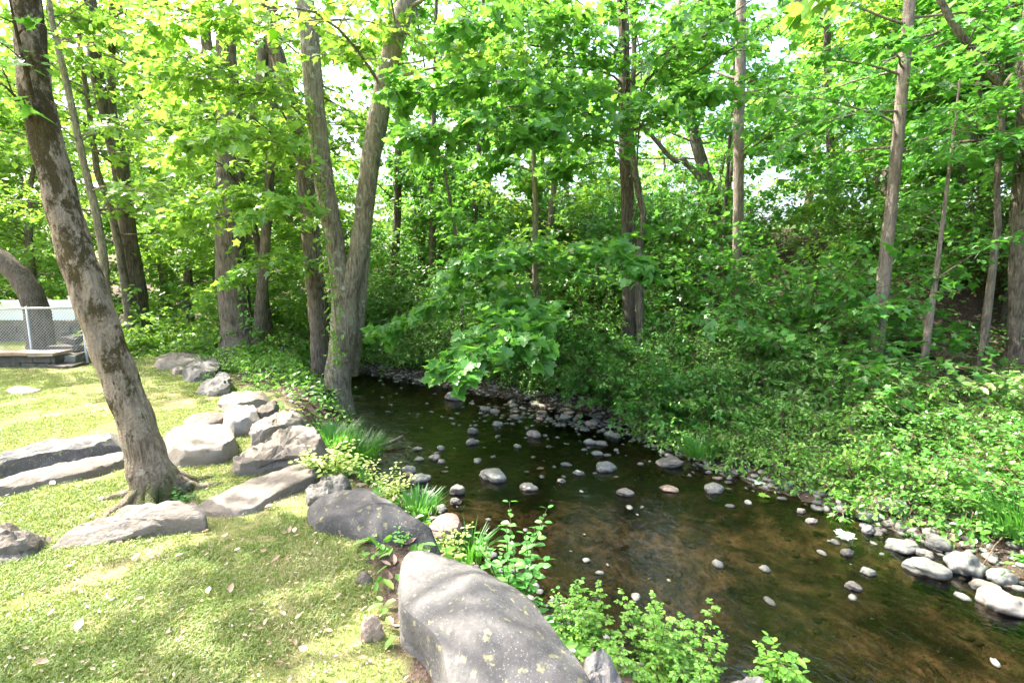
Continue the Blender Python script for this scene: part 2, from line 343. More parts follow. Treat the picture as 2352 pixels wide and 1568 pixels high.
def spray(bw, lf, path, r0, tmpl, lsize, tw=10, twl=.5, per=10, start=.25, twigs=True, flat=.2, tintc=.5):
    """a limb with side twigs in a flattish spray and leaves along them"""
    n = len(path); bw.tube(path, np.linspace(r0, r0*.25, n), 5, cap=False)
    seg = np.diff(path, axis=0); tt = np.sort(rng.uniform(start, 1, tw)); A = []; B = []
    LP = []; LO = []
    for k, t in enumerate(tt):
        f = t*(n-1); i = min(int(f), n-2); p = path[i]+seg[i]*(f-i); d = unit(seg[i])
        side = unit(np.cross(d, [0,0,1.]))*(1 if k % 2 else -1)
        td = unit(side*rng.uniform(.5,1.1)+d*rng.uniform(.3,1.1)+np.array([0,0,rng.normal(.02,flat)]))
        L = twl*rng.uniform(.55,1.25)*(1.15-.45*t)
        mid = p+td*L*.55; end = mid+unit(td+[0,0,-.22])*L*.45
        A += [p, mid]; B += [mid, end]
        m = max(3, int(per*rng.uniform(.7,1.3))); s_ = rng.uniform(.12, 1.03, m)[:,None]
        q = np.where(s_ < .55, p+td*L*s_, mid+(end-mid)*(s_-.55)/.45)+rng.normal(0, lsize*.35, (m,3))
        LP.append(q); LO.append(td[None]*.7+rng.normal(0,1,(m,1))*np.cross(td,[0,0,1.])[None]*1.0+rng.normal(0,.2,(m,3)))
    if twigs: bw.prisms(A, B, r0*.28+.002, r0*.12+.0012)
    LP = np.vstack(LP); LO = np.vstack(LO); k = len(LP)
    leaves(lf, tmpl, LP, LO, lsize*rng.uniform(.6,1.25,k), tint=np.clip(rng.normal(tintc,.2,k),0,1))
def along(stem, t):
    f = t*(len(stem)-1); i = min(int(f), len(stem)-2); return stem[i]+(stem[i+1]-stem[i])*(f-i)
def smooth_path(pts, n):
    pts = np.array(pts, float); m = len(pts); t = np.linspace(0, m-1, n); out = []
    for x in t:
        i = min(int(x), m-2); f = x-i; p0 = pts[max(i-1,0)]; p1 = pts[i]; p2 = pts[i+1]; p3 = pts[min(i+2,m-1)]
        out.append(.5*((2*p1)+(-p0+p2)*f+(2*p0-5*p1+4*p2-p3)*f*f+(-p0+3*p1-3*p2+p3)*f**3))
    return np.array(out)
def stem_px(pts, Y, top=None, n=None):
    """pts: (px, py, width_px[, depth offset]) from the ground up at depth Y; extended to height top"""
    W = []
    for q in pts:
        y = Y+(q[3] if len(q) > 3 else 0); p = Q(q[0], q[1], y); W.append([*p, q[2]/F*y/2/math.sqrt(1+((q[0]-1176)/F)**2)*(cp-(p[2]-EYE)/y*sp)])
    W = np.array(W)
    if top and W[-1,2] < top:
        d = unit(W[-1,:3]-W[-2,:3]); d = unit(d+[0,0,.6]); k = (top-W[-1,2])/max(d[2],.3)
        W = np.vstack([W, [*(W[-1,:3]+d*k*.5), W[-1,3]*.75], [*(W[-1,:3]+unit(d+[0,0,.3])*k), W[-1,3]*.4]])
    s = smooth_path(W, n or max(14, len(W)*8)); return s[:,:3], np.clip(s[:,3], .006, None)
GAPS = [(1560,400,70,70),(1740,430,75,55),(1420,460,50,60),(1890,150,80,70),(1330,480,120,80),(1180,470,50,60),(2090,480,50,50)]   # open views of the sky over the far bank
def proj(p):
    x, y, z = p[0], p[1], p[2]-EYE; d = y*cp-z*sp; return 1176+F*x/d, 784-F*(y*sp+z*cp)/d
def tree(name, label, stems, Y, top, bark, leafm, limbs=18, zr=(2.5, 9), reach=2.6, tmpl=DIAM, lsize=.13, tw=12, per=10, twl=.8,
         group=None, cat='tree', flare=1.5, k=12, sink=.25, twigs=True, az=None, extra=None, tintc=.5, jag=.07, roots=0, cull=.94):
    S = [stem_px(s[0] if isinstance(s, tuple) else s, s[1] if isinstance(s, tuple) else Y, None if (i == 0 and len(stems) > 1 and s[-1][1] > 190) else top) for i, s in enumerate(stems)]
    b0 = S[0][0][0]; base = np.array([b0[0], b0[1], gz(b0[0], b0[1])])
    root = empty(name, base, label, cat, group)
    bw = MB(); lf = MB()
    for i, (p, r) in enumerate(S):
        if i == 0:
            if p[0][2] > base[2]: p = np.vstack([[*base[:2], base[2]], p]); r = np.r_[r[0]*1.05, r]
            zz = p[:,2]-base[2]; r = r*(1+(flare-1)*np.exp(-np.clip(zz,0,None)/.22))
            p = np.vstack([p[0]-[0,0,sink], p]); r = np.r_[r[0]*1.15, r]
        bw.tube(p, r, k, jag, i*1.7+len(label))
    for j in range(roots):
        a = j*2*math.pi/roots+rng.uniform(-.5,.5); r = S[0][1][0]*1.0
        q = [base+[math.cos(a)*r*.1, math.sin(a)*r*.1, .16], base+[math.cos(a)*r*.8, math.sin(a)*r*.8, .11]]
        for m in range(1, 6):
            x = base[0]+math.cos(a+.1*m)*r*(.9+.75*m); y = base[1]+math.sin(a+.1*m)*r*(.9+.75*m); q.append(np.array([x, y, gz(x,y)+.035-.017*m]))
        bw.tube(smooth_path(q, 12), np.linspace(r*.42, .012, 12), 7, .1, j)
    for j in range(limbs):
        p, r = S[j % len(S)]
        z = rng.uniform(*zr)**1.0; i = int(np.argmin(np.abs(p[:,2]-z))); q = p[i]
        if abs(q[2]-z) > 1.0 or (z > EYE+.57*Y and rng.random() < cull): continue
        a = rng.uniform(0, 2*math.pi) if az is None else rng.uniform(*az)
        f = (z-zr[0])/(zr[1]-zr[0]+1e-6); L = reach*rng.uniform(.6,1.15)*(1-.5*f*f)
        el = rng.uniform(.05,.55)+.3*f
        path = curve(q, [math.cos(a)*math.cos(el), math.sin(a)*math.cos(el), math.sin(el)], L, 7, -.5, .09)
        if Y > 9 and any(((u_-g_[0])/g_[2])**2+((v_-g_[1])/g_[3])**2 < 1 for g_ in GAPS for u_, v_ in (proj(path[3]), proj(path[-1]))): continue
        spray(bw, lf, path, max(.008, min(r[i]*.28, .008*L+.006)), tmpl, lsize, tw, twl*L/reach, per, .22, twigs, tintc=tintc+rng.normal(0,.15))
    for e in (extra or []):
        path, r0, tm, ls, tw_, twl_, per_ = e
        spray(bw, lf, path, r0, tm, ls, tw_, twl_, per_, .15)
    bw.build('trunk', bark, root, base)
    if lf.n: lf.build('crown', leafm, root, base, smooth=False)
    return root
def qpath(pts, n=8): return smooth_path([Q(*p) for p in pts], n)

#PART2
# ------------------------------------------------------------------ ground and water
def warp(n, a, b, c, p=2.6):
    t = np.linspace(-1, 1, n); s = np.sign(t)*np.abs(t)**p
    return np.where(s < 0, c+s*(c-a), c+s*(b-c))
gx = warp(520, -220, 220, .5); gy = warp(560, -40, 320, 5.0, 2.8)
X, Y = np.meshgrid(gx, gy); pts = np.c_[X.ravel(), Y.ravel()]
Zg, DL, DR = terr(pts)
n1, n2 = len(gx), len(gy)
i = np.arange(n2-1)[:,None]*n1; j = np.arange(n1-1)[None,:]
Fg = np.stack([i+j, i+j+1, i+n1+j+1, i+n1+j], -1).reshape(-1, 4)
g = MB(); g.add(np.c_[pts, Zg], Fg); go = g.build('ground', M['ground']); tag(go, kind='structure', label='lawn, earthy creek banks and brown stream bed', cat='ground')
zone = np.zeros((len(pts), 4)); zone[:,3] = 1
nz = .25*wob(pts[:,0], pts[:,1], 2.3)+.12*wob(pts[:,0], pts[:,1], 7, 1)
zone[:,0] = sstep((DL-.72+nz*.7)/.3)*(1-sstep((wild(pts)+nz*.5)/.25))
zone[:,1] = sstep(-(np.maximum(DL, DR)-.05)/.12)
at = go.data.color_attributes.new('zone', 'FLOAT_COLOR', 'POINT'); at.data.foreach_set('color', zone.astype(np.float32).ravel())
wtr = MB(); xs = np.linspace(-42, 16, 4); ys = np.linspace(-18, 33, 4)
wtr.add([[-42,-18,WZ],[16,-18,WZ],[16,33,WZ],[-42,33,WZ]], [[0,1,2,3]]); wo = wtr.build('water', M['water']); tag(wo, kind='structure', label='shallow brown rippling brook', cat='water')

# ------------------------------------------------------------------ rocks
def resample(poly, n):
    p = np.vstack([poly, poly[:1]]); d = np.r_[0, np.cumsum(np.linalg.norm(np.diff(p, axis=0), axis=1))]
    t = np.linspace(0, d[-1], n, endpoint=False); return np.c_[np.interp(t, d, p[:,0]), np.interp(t, d, p[:,1]), np.interp(t, d, p[:,2])]
def nz3(V, s, seed, oct_=4):
    return np.array([noise.fractal(Vector(v*s)+Vector((seed*3.1, seed*1.7, seed)), .9, 2.1, oct_) for v in V])
def boulder(px, zt, mat, label, zb=None, bev=.05, rough=.02, dome=.03, seed=0, name='boulder', cat='boulder', out=1.08, facet=16, group=None):
    """px: outline of the upper face in photo pixels; zt height (or one per corner) of that face; the sides drop to the ground"""
    zs = zt if isinstance(zt, (list, tuple)) else [zt]*len(px)
    top = np.array([P(a, b, z) for (a, b), z in zip(px, zs)])
    c = top.mean(0); n = 72; ring = resample(top, n)
    if facet: ring = c+(ring-c)*1.06
    # soften outline
    for _ in range(1 if facet else 2): ring = ring*.6+.2*(np.roll(ring,1,0)+np.roll(ring,-1,0))
    size = np.linalg.norm(ring-c, axis=1).mean()
    zbv = (terr(ring[:,:2])[0]-.1) if zb is None else np.full(n, zb-.12)
    zbv = np.minimum(zbv, ring[:,2]-bev-.03); zb = float(zbv.min())
    V = []; layers = []
    for f in (.0, .12, .25, .38, .5, .62, .73, .83, .91): layers.append(('t', f))
    for k_ in range(5): layers.append(('b', k_/4))
    for k_ in range(1, 10): layers.append(('s', k_/9))
    for typ, f in layers:
        if typ == 't': q = c+(ring-c)*f*.95; q[:,2] += dome*(1-f*f)
        elif typ == 'b':
            a = f*math.pi/2; q = c+(ring-c)*(.95+.05*math.sin(a)); q[:,2] -= bev*(1-math.cos(a))
        else:
            q = c+(ring-c)*(1+(out-1)*math.sin(f*2.2)); z0 = ring[:,2]-bev; q[:,2] = z0+(zbv-z0)*f
        V.append(q)
    V = np.vstack(V); m = len(layers)
    ctr = c+[0,0,-.15]
    big = nz3(V, 1.1/size*.55, seed, 3); mid = nz3(V, 3.2/size*.5, seed+5, 4); fine = nz3(V, 16, seed+9, 3)
    strat = np.array([noise.noise(Vector((v[0]*1.5, v[1]*1.5, v[2]*16+seed))) for v in V])
    side = np.repeat([0 if t == 't' else .4 if t == 'b' else 1. for t, _ in layers], n)
    dv = V-ctr; dv[:,2] *= .3; dv /= np.linalg.norm(dv, axis=1)[:,None]+1e-6
    am = big*size*.06+mid*rough*1.1+fine*rough*.5+strat*rough*1.2*side
    V[:,:2] += dv[:,:2]*am[:,None]*np.clip(side+.15,0,1)[:,None]; V[:,2] += (mid*rough+big*size*.05+fine*rough*.25)*(1-side*.8)
    if facet:
        r2 = np.random.default_rng(seed+40)
        for k_ in range(facet):
            a_ = r2.uniform(0, 6.28); nz_ = r2.choice([.0,.15,.45,.9]); nv = unit([math.cos(a_), math.sin(a_), nz_])
            dt = (V-ctr)@nv; dm = np.percentile(dt, 99.5)-size*r2.uniform(.0,.12); ov = np.clip(dt-dm, 0, None); V = V-ov[:,None]*nv*1.0
        V[:,2] += (fine*rough*.4)
    b = MB(); ii = np.arange(m-1)[:,None]*n; jj = np.arange(n)[None,:]; j2 = (jj+1) % n
    b.add(V, np.stack([ii+jj, ii+n+jj, ii+n+j2, ii+j2], -1).reshape(-1,4))
    base = np.array([c[0], c[1], zb+.12]); o = b.build(name, mat, None, base)
    o.data.set_sharp_from_angle(angle=R(26)) if hasattr(o.data, 'set_sharp_from_angle') else None
    return tag(o, label, cat, group)
G1 = 'quarried boulders edging the lawn above the creek'
boulder([(912,1330),(915,1275),(940,1250),(990,1262),(1080,1292),(1150,1325),(1235,1378),(1262,1420),(1300,1470),(1345,1520),(1380,1640),(1030,1680),(1025,1560),(1008,1470),(950,1420),(914,1395)], [.2,.22,.23,.22,.2,.18,.16,.14,.12,.1,.1,.12,.15,.18,.19,.2], M['rockg'], 'giant smooth grey boulder in the bottom foreground speckled with yellow lichen', bev=.13, rough=.016, dome=.07, seed=1, out=1.02, facet=0)
boulder([(706,1168),(735,1140),(800,1122),(850,1124),(885,1142),(940,1172),(985,1195),(1008,1218),(985,1232),(940,1240),(870,1240),(800,1222),(730,1200)], [.1,.15,.2,.21,.2,.17,.12,.08,.05,.04,.04,.05,.08], M['rockg'], 'large domed grey boulder with patchy shade, just behind the giant foreground boulder', bev=.12, rough=.016, dome=.08, seed=2, out=1.05, facet=4)
boulder([(1268,1580),(1330,1530),(1370,1485),(1400,1482),(1420,1512),(1432,1560),(1440,1640),(1260,1650)], [.02,.06,.14,.14,.1,.04,.02,.0], M['rockg'], 'peaked blue-grey granite rock at the bottom edge beside the rose bush', bev=.05, rough=.035, dome=.02, seed=3)
boulder([(1655,1590),(1680,1558),(1725,1556),(1765,1575),(1760,1620),(1660,1620)], -.08, M['rockw'], 'pale rock cut off by the bottom edge below the rose shoots', bev=.04, rough=.03, seed=4, zb=-.6)
boulder([(105,1238),(150,1212),(245,1185),(330,1153),(400,1150),(452,1153),(462,1172),(455,1188),(380,1200),(290,1222),(200,1238),(112,1250)], [.05,.08,.12,.16,.17,.17,.15,.1,.08,.06,.05,.04], M['rock'], 'long layered grey stone dappled with leaf shadow at the foot of the leaning tree', bev=.04, rough=.03, dome=.01, seed=5, name='edging_stone', cat='stone')
boulder([(-60,1240),(-20,1218),(60,1213),(92,1218),(94,1240),(60,1250),(-50,1262)], .08, M['rock'], 'short ridged grey stone at the left edge beside the long layered stone', bev=.03, rough=.04, seed=6, name='edging_stone', cat='stone')
boulder([(-70,1055),(40,1030),(130,1012),(230,995),(272,993),(280,1010),(230,1026),(130,1036),(40,1052),(-60,1072)], .14, M['rockg'], 'long weathered grey log-like stone, upper of the two left of the leaning tree', bev=.07, rough=.03, dome=.02, seed=7, name='edging_stone', cat='stone')
boulder([(-70,1118),(30,1085),(150,1062),(250,1040),(292,1036),(298,1056),(230,1078),(120,1098),(20,1122),(-60,1140)], .06, M['rock'], 'long low grey stone, lower of the two left of the leaning tree', bev=.04, rough=.02, seed=8, name='edging_stone', cat='stone')
boulder([(376,992),(400,978),(460,972),(528,968),(540,980),(536,1010),(520,1024),(460,1028),(400,1032),(378,1034)], .17, M['rock'], 'blocky square-cut boulder with shaded front, right behind the leaning trunk', bev=.03, rough=.022, dome=.015, seed=9, out=1.03)
boulder([(535,1050),(560,1030),(600,1012),(640,990),(680,978),(722,980),(746,1012),(742,1028),(700,1040),(640,1042),(590,1058),(545,1066)], [.12,.15,.17,.18,.18,.18,.17,.16,.15,.15,.14,.12], M['rock'], 'wide broken-faced boulder with brown front, right of the square-cut boulder', bev=.04, rough=.045, dome=.02, seed=10)
boulder([(458,1150),(500,1132),(560,1108),(640,1078),(705,1060),(724,1070),(728,1086),(690,1104),(630,1132),(590,1160),(520,1176),(470,1172)], [.04,.05,.08,.10,.12,.12,.1,.08,.06,.05,.03,.03], M['rock'], 'flat tilted slab crossed by the trunk shadow in front of the broken-faced boulder', bev=.025, rough=.014, dome=.01, seed=11, name='stone_slab', cat='stone slab')
boulder([(705,1118),(740,1098),(790,1090),(808,1102),(790,1122),(740,1140),(708,1136)], .08, M['rockw'], 'small pale crinkled rock under the yellow-leaved bush', bev=.03, rough=.04, seed=12)
boulder([(580,972),(612,952),(650,944),(688,943),(693,958),(660,970),(620,984),(585,996)], .15, M['rock'], 'grey boulder with a notched brown front below the twin trunk', bev=.03, rough=.035, seed=13)
boulder([(514,948),(530,930),(560,924),(588,932),(590,952),(570,962),(535,966),(516,962)], .18, M['rockw'], 'upright bright cream block standing among the grey boulders', bev=.05, rough=.02, seed=14, dome=.02)
boulder([(418,966),(450,950),(512,942),(518,962),(480,972),(424,978)], .05, M['rock'], 'low grey slab left of the upright cream block', bev=.02, rough=.02, seed=15, name='stone_slab', cat='stone slab')
boulder([(588,940),(610,926),(636,920),(640,934),(612,948),(590,950)], .12, M['rock'], 'small grey slab right behind the upright cream block', bev=.02, rough=.02, seed=16, name='stone_slab', cat='stone slab')
boulder([(498,918),(530,902),(570,897),(612,902),(614,914),(570,922),(520,930)], .10, M['rock'], 'flat ridged grey slab between the faceted rock and the cream block', bev=.02, rough=.03, seed=17, name='stone_slab', cat='stone slab')
boulder([(450,888),(474,868),(510,866),(526,876),(520,888),(490,898),(462,898)], [.08,.2,.22,.18,.12,.08,.06], M['rockw'], 'pointed pale faceted rock with a shaded right face on the lawn edge', bev=.03, rough=.03, seed=18)
boulder([(495,868),(505,852),(525,855),(530,868),(515,874)], .2, M['rockg'], 'dark little rock tucked behind the pointed pale rock', bev=.04, rough=.03, seed=19)
boulder([(420,842),(440,828),(470,822),(496,828),(506,842),(490,852),(440,855)], .16, M['rockg'], 'rounded blue-grey boulder near the far end of the boulder row', bev=.08, rough=.035, seed=20)
boulder([(396,846),(420,840),(428,848),(400,854)], .05, M['rock'], 'small flat stone at the left foot of the rounded blue-grey boulder', bev=.02, rough=.02, seed=21)
boulder([(356,826),(385,812),(430,808),(462,818),(455,830),(410,836),(370,834)], .1, M['rock'], 'farthest flat grey slab of the boulder row, beneath the shrubs', bev=.03, rough=.03, seed=22, name='stone_slab', cat='stone slab')
boulder([(986,1196),(1005,1180),(1040,1178),(1056,1192),(1050,1208),(1020,1218),(992,1212)], -.28, M['rockr'], 'round pinkish flagstone on the bank behind the domed boulder', zb=-.22, bev=.012, rough=.008, seed=23, name='flagstone', cat='flagstone')
boulder([(827,1440),(836,1415),(865,1412),(880,1424),(872,1440),(845,1452)], [.07,.1,.1,.08,.06,.05], M['rockt'], 'small brownish rock half sunk in the foreground grass', bev=.02, rough=.02, seed=24, name='small_rock', cat='rock')
boulder([(14,894),(40,887),(80,888),(96,894),(70,900),(25,901)], .03, M['rockt'], 'flat tan stone lying alone in the sunny lawn', bev=.01, rough=.015, seed=25, name='small_rock', cat='rock')
boulder([(818,1328),(832,1312),(850,1316),(852,1332),(835,1338)], .03, M['rock'], 'tiny flat grey stone in the grass left of the giant boulder', bev=.01, rough=.01, seed=26, name='small_rock', cat='rock')

# stream stones: a few shapes, each stone its own object
def pebble_mesh(seed, ang):
    bm = bmesh.new(); bmesh.ops.create_icosphere(bm, subdivisions=4, radius=.5)
    for v in bm.verts:
        p = v.co.copy(); d = noise.fractal(p*1.6+Vector((seed*5.3, 0, seed)), 1, 2, 3)*.40+noise.fractal(p*5+Vector((seed,0,0)), 1, 2, 3)*.06
        v.co = p*(1+d); m_ = .5-ang*.14
        if v.co.z > m_*.7: v.co.z = m_*.7+(v.co.z-m_*.7)*(1-ang*.6)
        q_ = v.co.x*.8+v.co.y*.6
        if q_ > m_*.75: v.co -= Vector((.8,.6,.1))*(q_-m_*.75)*ang*.7
    me = bpy.data.meshes.new('stone'); bm.to_mesh(me); bm.free()
    for p in me.polygons: p.use_smooth = True
    return me
PM = []
for s_ in range(9):
    for mk in ('stone', 'rockw', 'rockt'):
        if mk == 'rockt' and s_ % 3: continue
        me = pebble_mesh(s_, (s_ % 4)/3); me.materials.append(M[mk]); PM.append((s_, mk, me))
def stone(x, y, z, wd, ln, ht, label, group=None, mk='stone', rz=None, name='stream_stone'):
    me = random.choice([m for a, b, m in PM if b == mk]); o = bpy.data.objects.new(name, me); col.objects.link(o)
    o.location = (x, y, z); o.scale = (wd, ln, ht); o.rotation_euler = (rng.uniform(-.15,.15), rng.uniform(-.15,.15), rng.uniform(0, 6.28) if rz is None else rz)
    return tag(o, label, 'stone', group)
NAMED = [ # px, py, width, height px, label
 (1135,1090,66,30,'stone','largest pale flat-topped stone standing mid-stream'),
 (1046,910,44,22,'stone','green-grey stone alone in the far water below the hanging maple branch'),
 (1228,995,34,22,'rockw','bright white cobble left of the stone bar'),
 (1086,987,24,22,'stone','round blue-grey cobble in the middle water'),
 (1084,1014,26,16,'stone','low cobble just nearer than the round blue-grey cobble'),
 (1143,972,22,16,'stone','small grey cobble beside the left end of the stone bar'),
 (1393,1072,48,24,'stone','flat pale stone right of mid-stream'),
 (1216,1118,40,18,'rockw','cream lozenge stone in front of the largest mid-stream stone'),
 (1438,1130,40,18,'rockw','wedge-shaped pale stone breaking the dark water'),
 (1642,1122,44,22,'stone','square flat-topped stone standing alone near the far bank'),
 (1540,1062,56,22,'rockw','white stone with a flat tail near the far bank shrubs'),
 (1050,1122,34,32,'rockw','chunky white cobble near the near bank'),
 (1046,1152,28,16,'rockw','small oval cobble in front of the chunky white cobble'),
 (982,1138,38,24,'rockw','rounded white cobble at the near bank edge'),
 (952,1148,34,26,'stone','angular grey cobble beside the rounded white cobble'),
 (962,1098,50,20,'stone','smooth grey flat cobble by the near bank'),
 (938,1078,32,18,'stone','dark-banded cobble behind the smooth grey flat cobble'),
 (998,1050,26,16,'rockw','little white-topped stone in rippling water'),
 (958,1030,24,10,'stone','flat pebble left of the little white-topped stone'),
 (962,1054,22,9,'stone','thin pebble below the flat pebble in rippling water'),
 (1012,1028,18,12,'stone','small dark stone in the rippling water'),
 (1356,1014,26,14,'stone','rounded cobble at the front of the stone bar, left of a pair'),
 (1382,1018,28,10,'rockw','narrow cobble at the front of the stone bar, right of a pair'),
 (1414,1000,26,13,'stone','single rounded cobble off the right end of the stone bar'),
 (1188,1024,18,10,'stone','small wet stone mid-stream near the stone bar'),
 (1330,1085,24,12,'stone','half-drowned pale stone in the centre of the stream'),
 (1372,1040,26,10,'stone','low stone nearer than the narrow cobble of the pair'),
 (1290,1104,20,10,'rockw','tiny white stone in open water mid-stream'),
 (1302,1066,26,8,'stone','thin slab awash in the middle of the stream'),
 (1540,1122,40,14,'rockt','reddish stone awash left of the square flat-topped stone'),
 (1964,1345,34,22,'rockw','white triangular stone in the open water, lower right'),
 (1998,1312,30,18,'stone','oval pale stone above the white triangular stone'),
 (1950,1268,28,18,'rockw','knobbly white stone under the floating maple leaves'),
 (2080,1254,64,30,'stone','broad rounded grey boulder on the right shingle'),
 (2168,1250,60,34,'stone','rounded striped boulder right of the broad grey one'),
 (2140,1304,90,40,'stone','large wet blue-grey boulder at the shingle edge'),
 (2232,1296,88,60,'stone','biggest smooth grey boulder on the right shingle'),
 (2308,1324,54,44,'stone','egg-shaped grey boulder near the right frame edge'),
 (2270,1346,58,26,'rockw','white rounded boulder in front of the biggest smooth boulder'),
 (2318,1388,96,48,'rockw','long white and grey boulder at the right edge of the water'),
 (2130,1272,34,22,'rockw','small white cobble between the rounded boulders of the shingle'),
 (2000,1216,28,22,'stone','round blue-grey cobble at the upper shingle'),
 (2000,1188,50,20,'stone','flat slate-like stone at the top of the shingle, left'),
 (2055,1160,66,18,'stone','long dark slab under the overhanging shrub on the shingle'),
 (1940,1168,34,24,'stone','green-tinged cobble at the upstream end of the shingle'),
 (1842,1172,18,14,'rockw','small white pebble off the upstream end of the shingle'),
 (1868,1196,26,12,'rockw','low white cobble in the water beside the shingle'),
 (2080,1212,34,24,'rockw','pale elongated cobble in the middle of the shingle'),
 (2104,1220,32,20,'rockt','tan elongated cobble in the middle of the shingle'),
 (2140,1222,28,24,'rockw','pinkish upright cobble at the back of the shingle'),
 (2045,1203,28,16,'rockw','small bright cobble at the centre of the shingle'),
 (1662,1080,22,16,'rockw','upright white cobble on the far shore under the shrubs'),
 (1592,1036,30,14,'stone','oval cobble on the far shore where the shrubs start'),
 (1624,1052,28,12,'rockw','flat white pebble on the far shore'),
]
for px, py, wd, ht, mk, lab in NAMED:
    yb = py+ht*.35; p = P(px, yb, WZ); g0 = gz(p[0], p[1])
    if g0 > WZ: p = P(px, yb, g0); 
    d = p[1]; W_ = wd/F*d; H_ = max(ht/F*d*1.1, W_*.3)
    stone(p[0], p[1]+W_*.2, max(p[2], WZ)+H_*.12, W_*1.06, W_*.8, H_*1.15, lab, None, mk, rng.uniform(-.4,.4))
def scatter(n, region, szr, label, group, zoff=0, mats=('stone','stone','rockw','rockt'), pw=2.2):
    poly = np.array(region, float); c = 0; used = []
    lo = poly.min(0); hi = poly.max(0)
    while c < n:
        q = rng.uniform(lo, hi); ins = False
        for a in range(len(poly)):
            x1, y1 = poly[a]; x2, y2 = poly[a-1]
            if (y1 > q[1]) != (y2 > q[1]) and q[0] < (x2-x1)*(q[1]-y1)/(y2-y1)+x1: ins = not ins
        if not ins: continue
        s_ = szr[0]+(szr[1]-szr[0])*rng.random()**pw; p = P(q[0], q[1], WZ); z = max(gz(p[0], p[1]), WZ-.02)
        if any((p[0]-u[0])**2+(p[1]-u[1])**2 < ((s_+u[2])*.36)**2 for u in used) and rng.random() < .9: continue
        used.append((p[0], p[1], s_))
        stone(p[0], p[1], z+s_*.10+zoff, s_, s_*rng.uniform(.6,.85), s_*rng.uniform(.4,.6), label, group, random.choice(mats)); c += 1
scatter(100, [(1100,930),(1180,918),(1290,935),(1400,955),(1440,985),(1400,998),(1300,978),(1200,962),(1110,948)], (.09,.26), 'rounded grey cobble in the crowded stone bar across the far water', 'cobbles of the stone bar across the far water')
scatter(56, [(1930,1160),(2040,1150),(2180,1205),(2352,1260),(2400,1400),(2300,1380),(2150,1290),(2060,1260),(1990,1215)], (.05,.15), 'small pale cobble on the shingle at the right bank', 'cobbles of the right-bank shingle', mats=('stone','rockw','rockw','rockt'))
scatter(30, [(1500,1020),(1580,1030),(1700,1090),(1690,1118),(1600,1090),(1520,1050)], (.04,.14), 'small cobble along the far shore below the shrubs', 'cobbles of the far shore')
scatter(22, [(870,1090),(930,1070),(1010,1150),(1050,1190),(990,1190),(940,1140)], (.05,.15), 'small cobble at the near bank below the bushes', 'cobbles of the near bank')
scatter(42, [(880,990),(1150,960),(1500,1060),(1720,1130),(1400,1120),(1000,1080),(900,1040)], (.05,.13), 'little stone just breaking the water mid-stream', 'little stones awash mid-stream', -.01)
# loose gravel and drowned stones: nobody could count them
gr = MB(); ico = PM[0][2]; bm = bmesh.new(); bmesh.ops.create_icosphere(bm, subdivisions=2, radius=.5)
iv = np.array([v.co[:] for v in bm.verts]); iff = np.array([[v.index for v in f.verts] for f in bm.faces]); bm.free()
cand = np.c_[rng.uniform(-8, 7, 60000), rng.uniform(1.6, 15, 60000)]
cz, cl, crr = terr(cand); dd = np.hypot(cand[:,0], cand[:,1])
keep = (((cl < .05) & (crr < .55)) & (rng.random(60000) < np.where((crr > -.5)|(cl > -.4), .5, np.clip(6/dd**1.3, .03, .3))))
cand, cz = cand[keep][:2600], cz[keep][:2600]
for (x, y), z in zip(cand, cz):
    s_ = .02+.11*rng.random()**4+.0*y; A = iv*(1+rng.normal(0,.07,(len(iv),1)))*[s_, s_*rng.uniform(.6,.9), s_*.3]; a = rng.uniform(0,6.28)
    A = A@np.array([[math.cos(a),math.sin(a),0],[-math.sin(a),math.cos(a),0],[0,0,1]])
    gr.add(A+[x, y, z+s_*.02], iff)
tag(gr.build('gravel', M['drown']), 'loose gravel and drowned pebbles of the stream bed', 'gravel', kind='stuff')
sg = MB(); cand = np.c_[rng.uniform(-5, 6.5, 90000), rng.uniform(2.2, 13, 90000)]; cz, cl, crr = terr(cand)
bar = np.exp(-(((cand[:,0]-1.2)/1.6)**2+((cand[:,1]-8.0)/.8)**2))
keep = ((crr > -.22) & (crr < .5) & (rng.random(90000) < .30)) | ((cl > -.2) & (cl < .2) & (cand[:,1] < 7) & (rng.random(90000) < .22)) | ((crr < 0) & (cl < 0) & (rng.random(90000) < bar*.2+.012))
for (x, y), z in list(zip(cand[keep], cz[keep]))[:4800]:
    s_ = .02+.10*rng.random()**3; A = iv*(1+rng.normal(0,.09,(len(iv),1)))*[s_, s_*rng.uniform(.55,.95), s_*rng.uniform(.35,.6)]; a = rng.uniform(0,6.28)
    A = A@np.array([[math.cos(a),math.sin(a),0],[-math.sin(a),math.cos(a),0],[0,0,1]]); sg.add(A+[x, y, max(z, WZ-.012)+s_*.08], iff)
tag(sg.build('shore_gravel', M['stone']), 'small grey gravel along the water edges and the stone bar', 'gravel', kind='stuff')

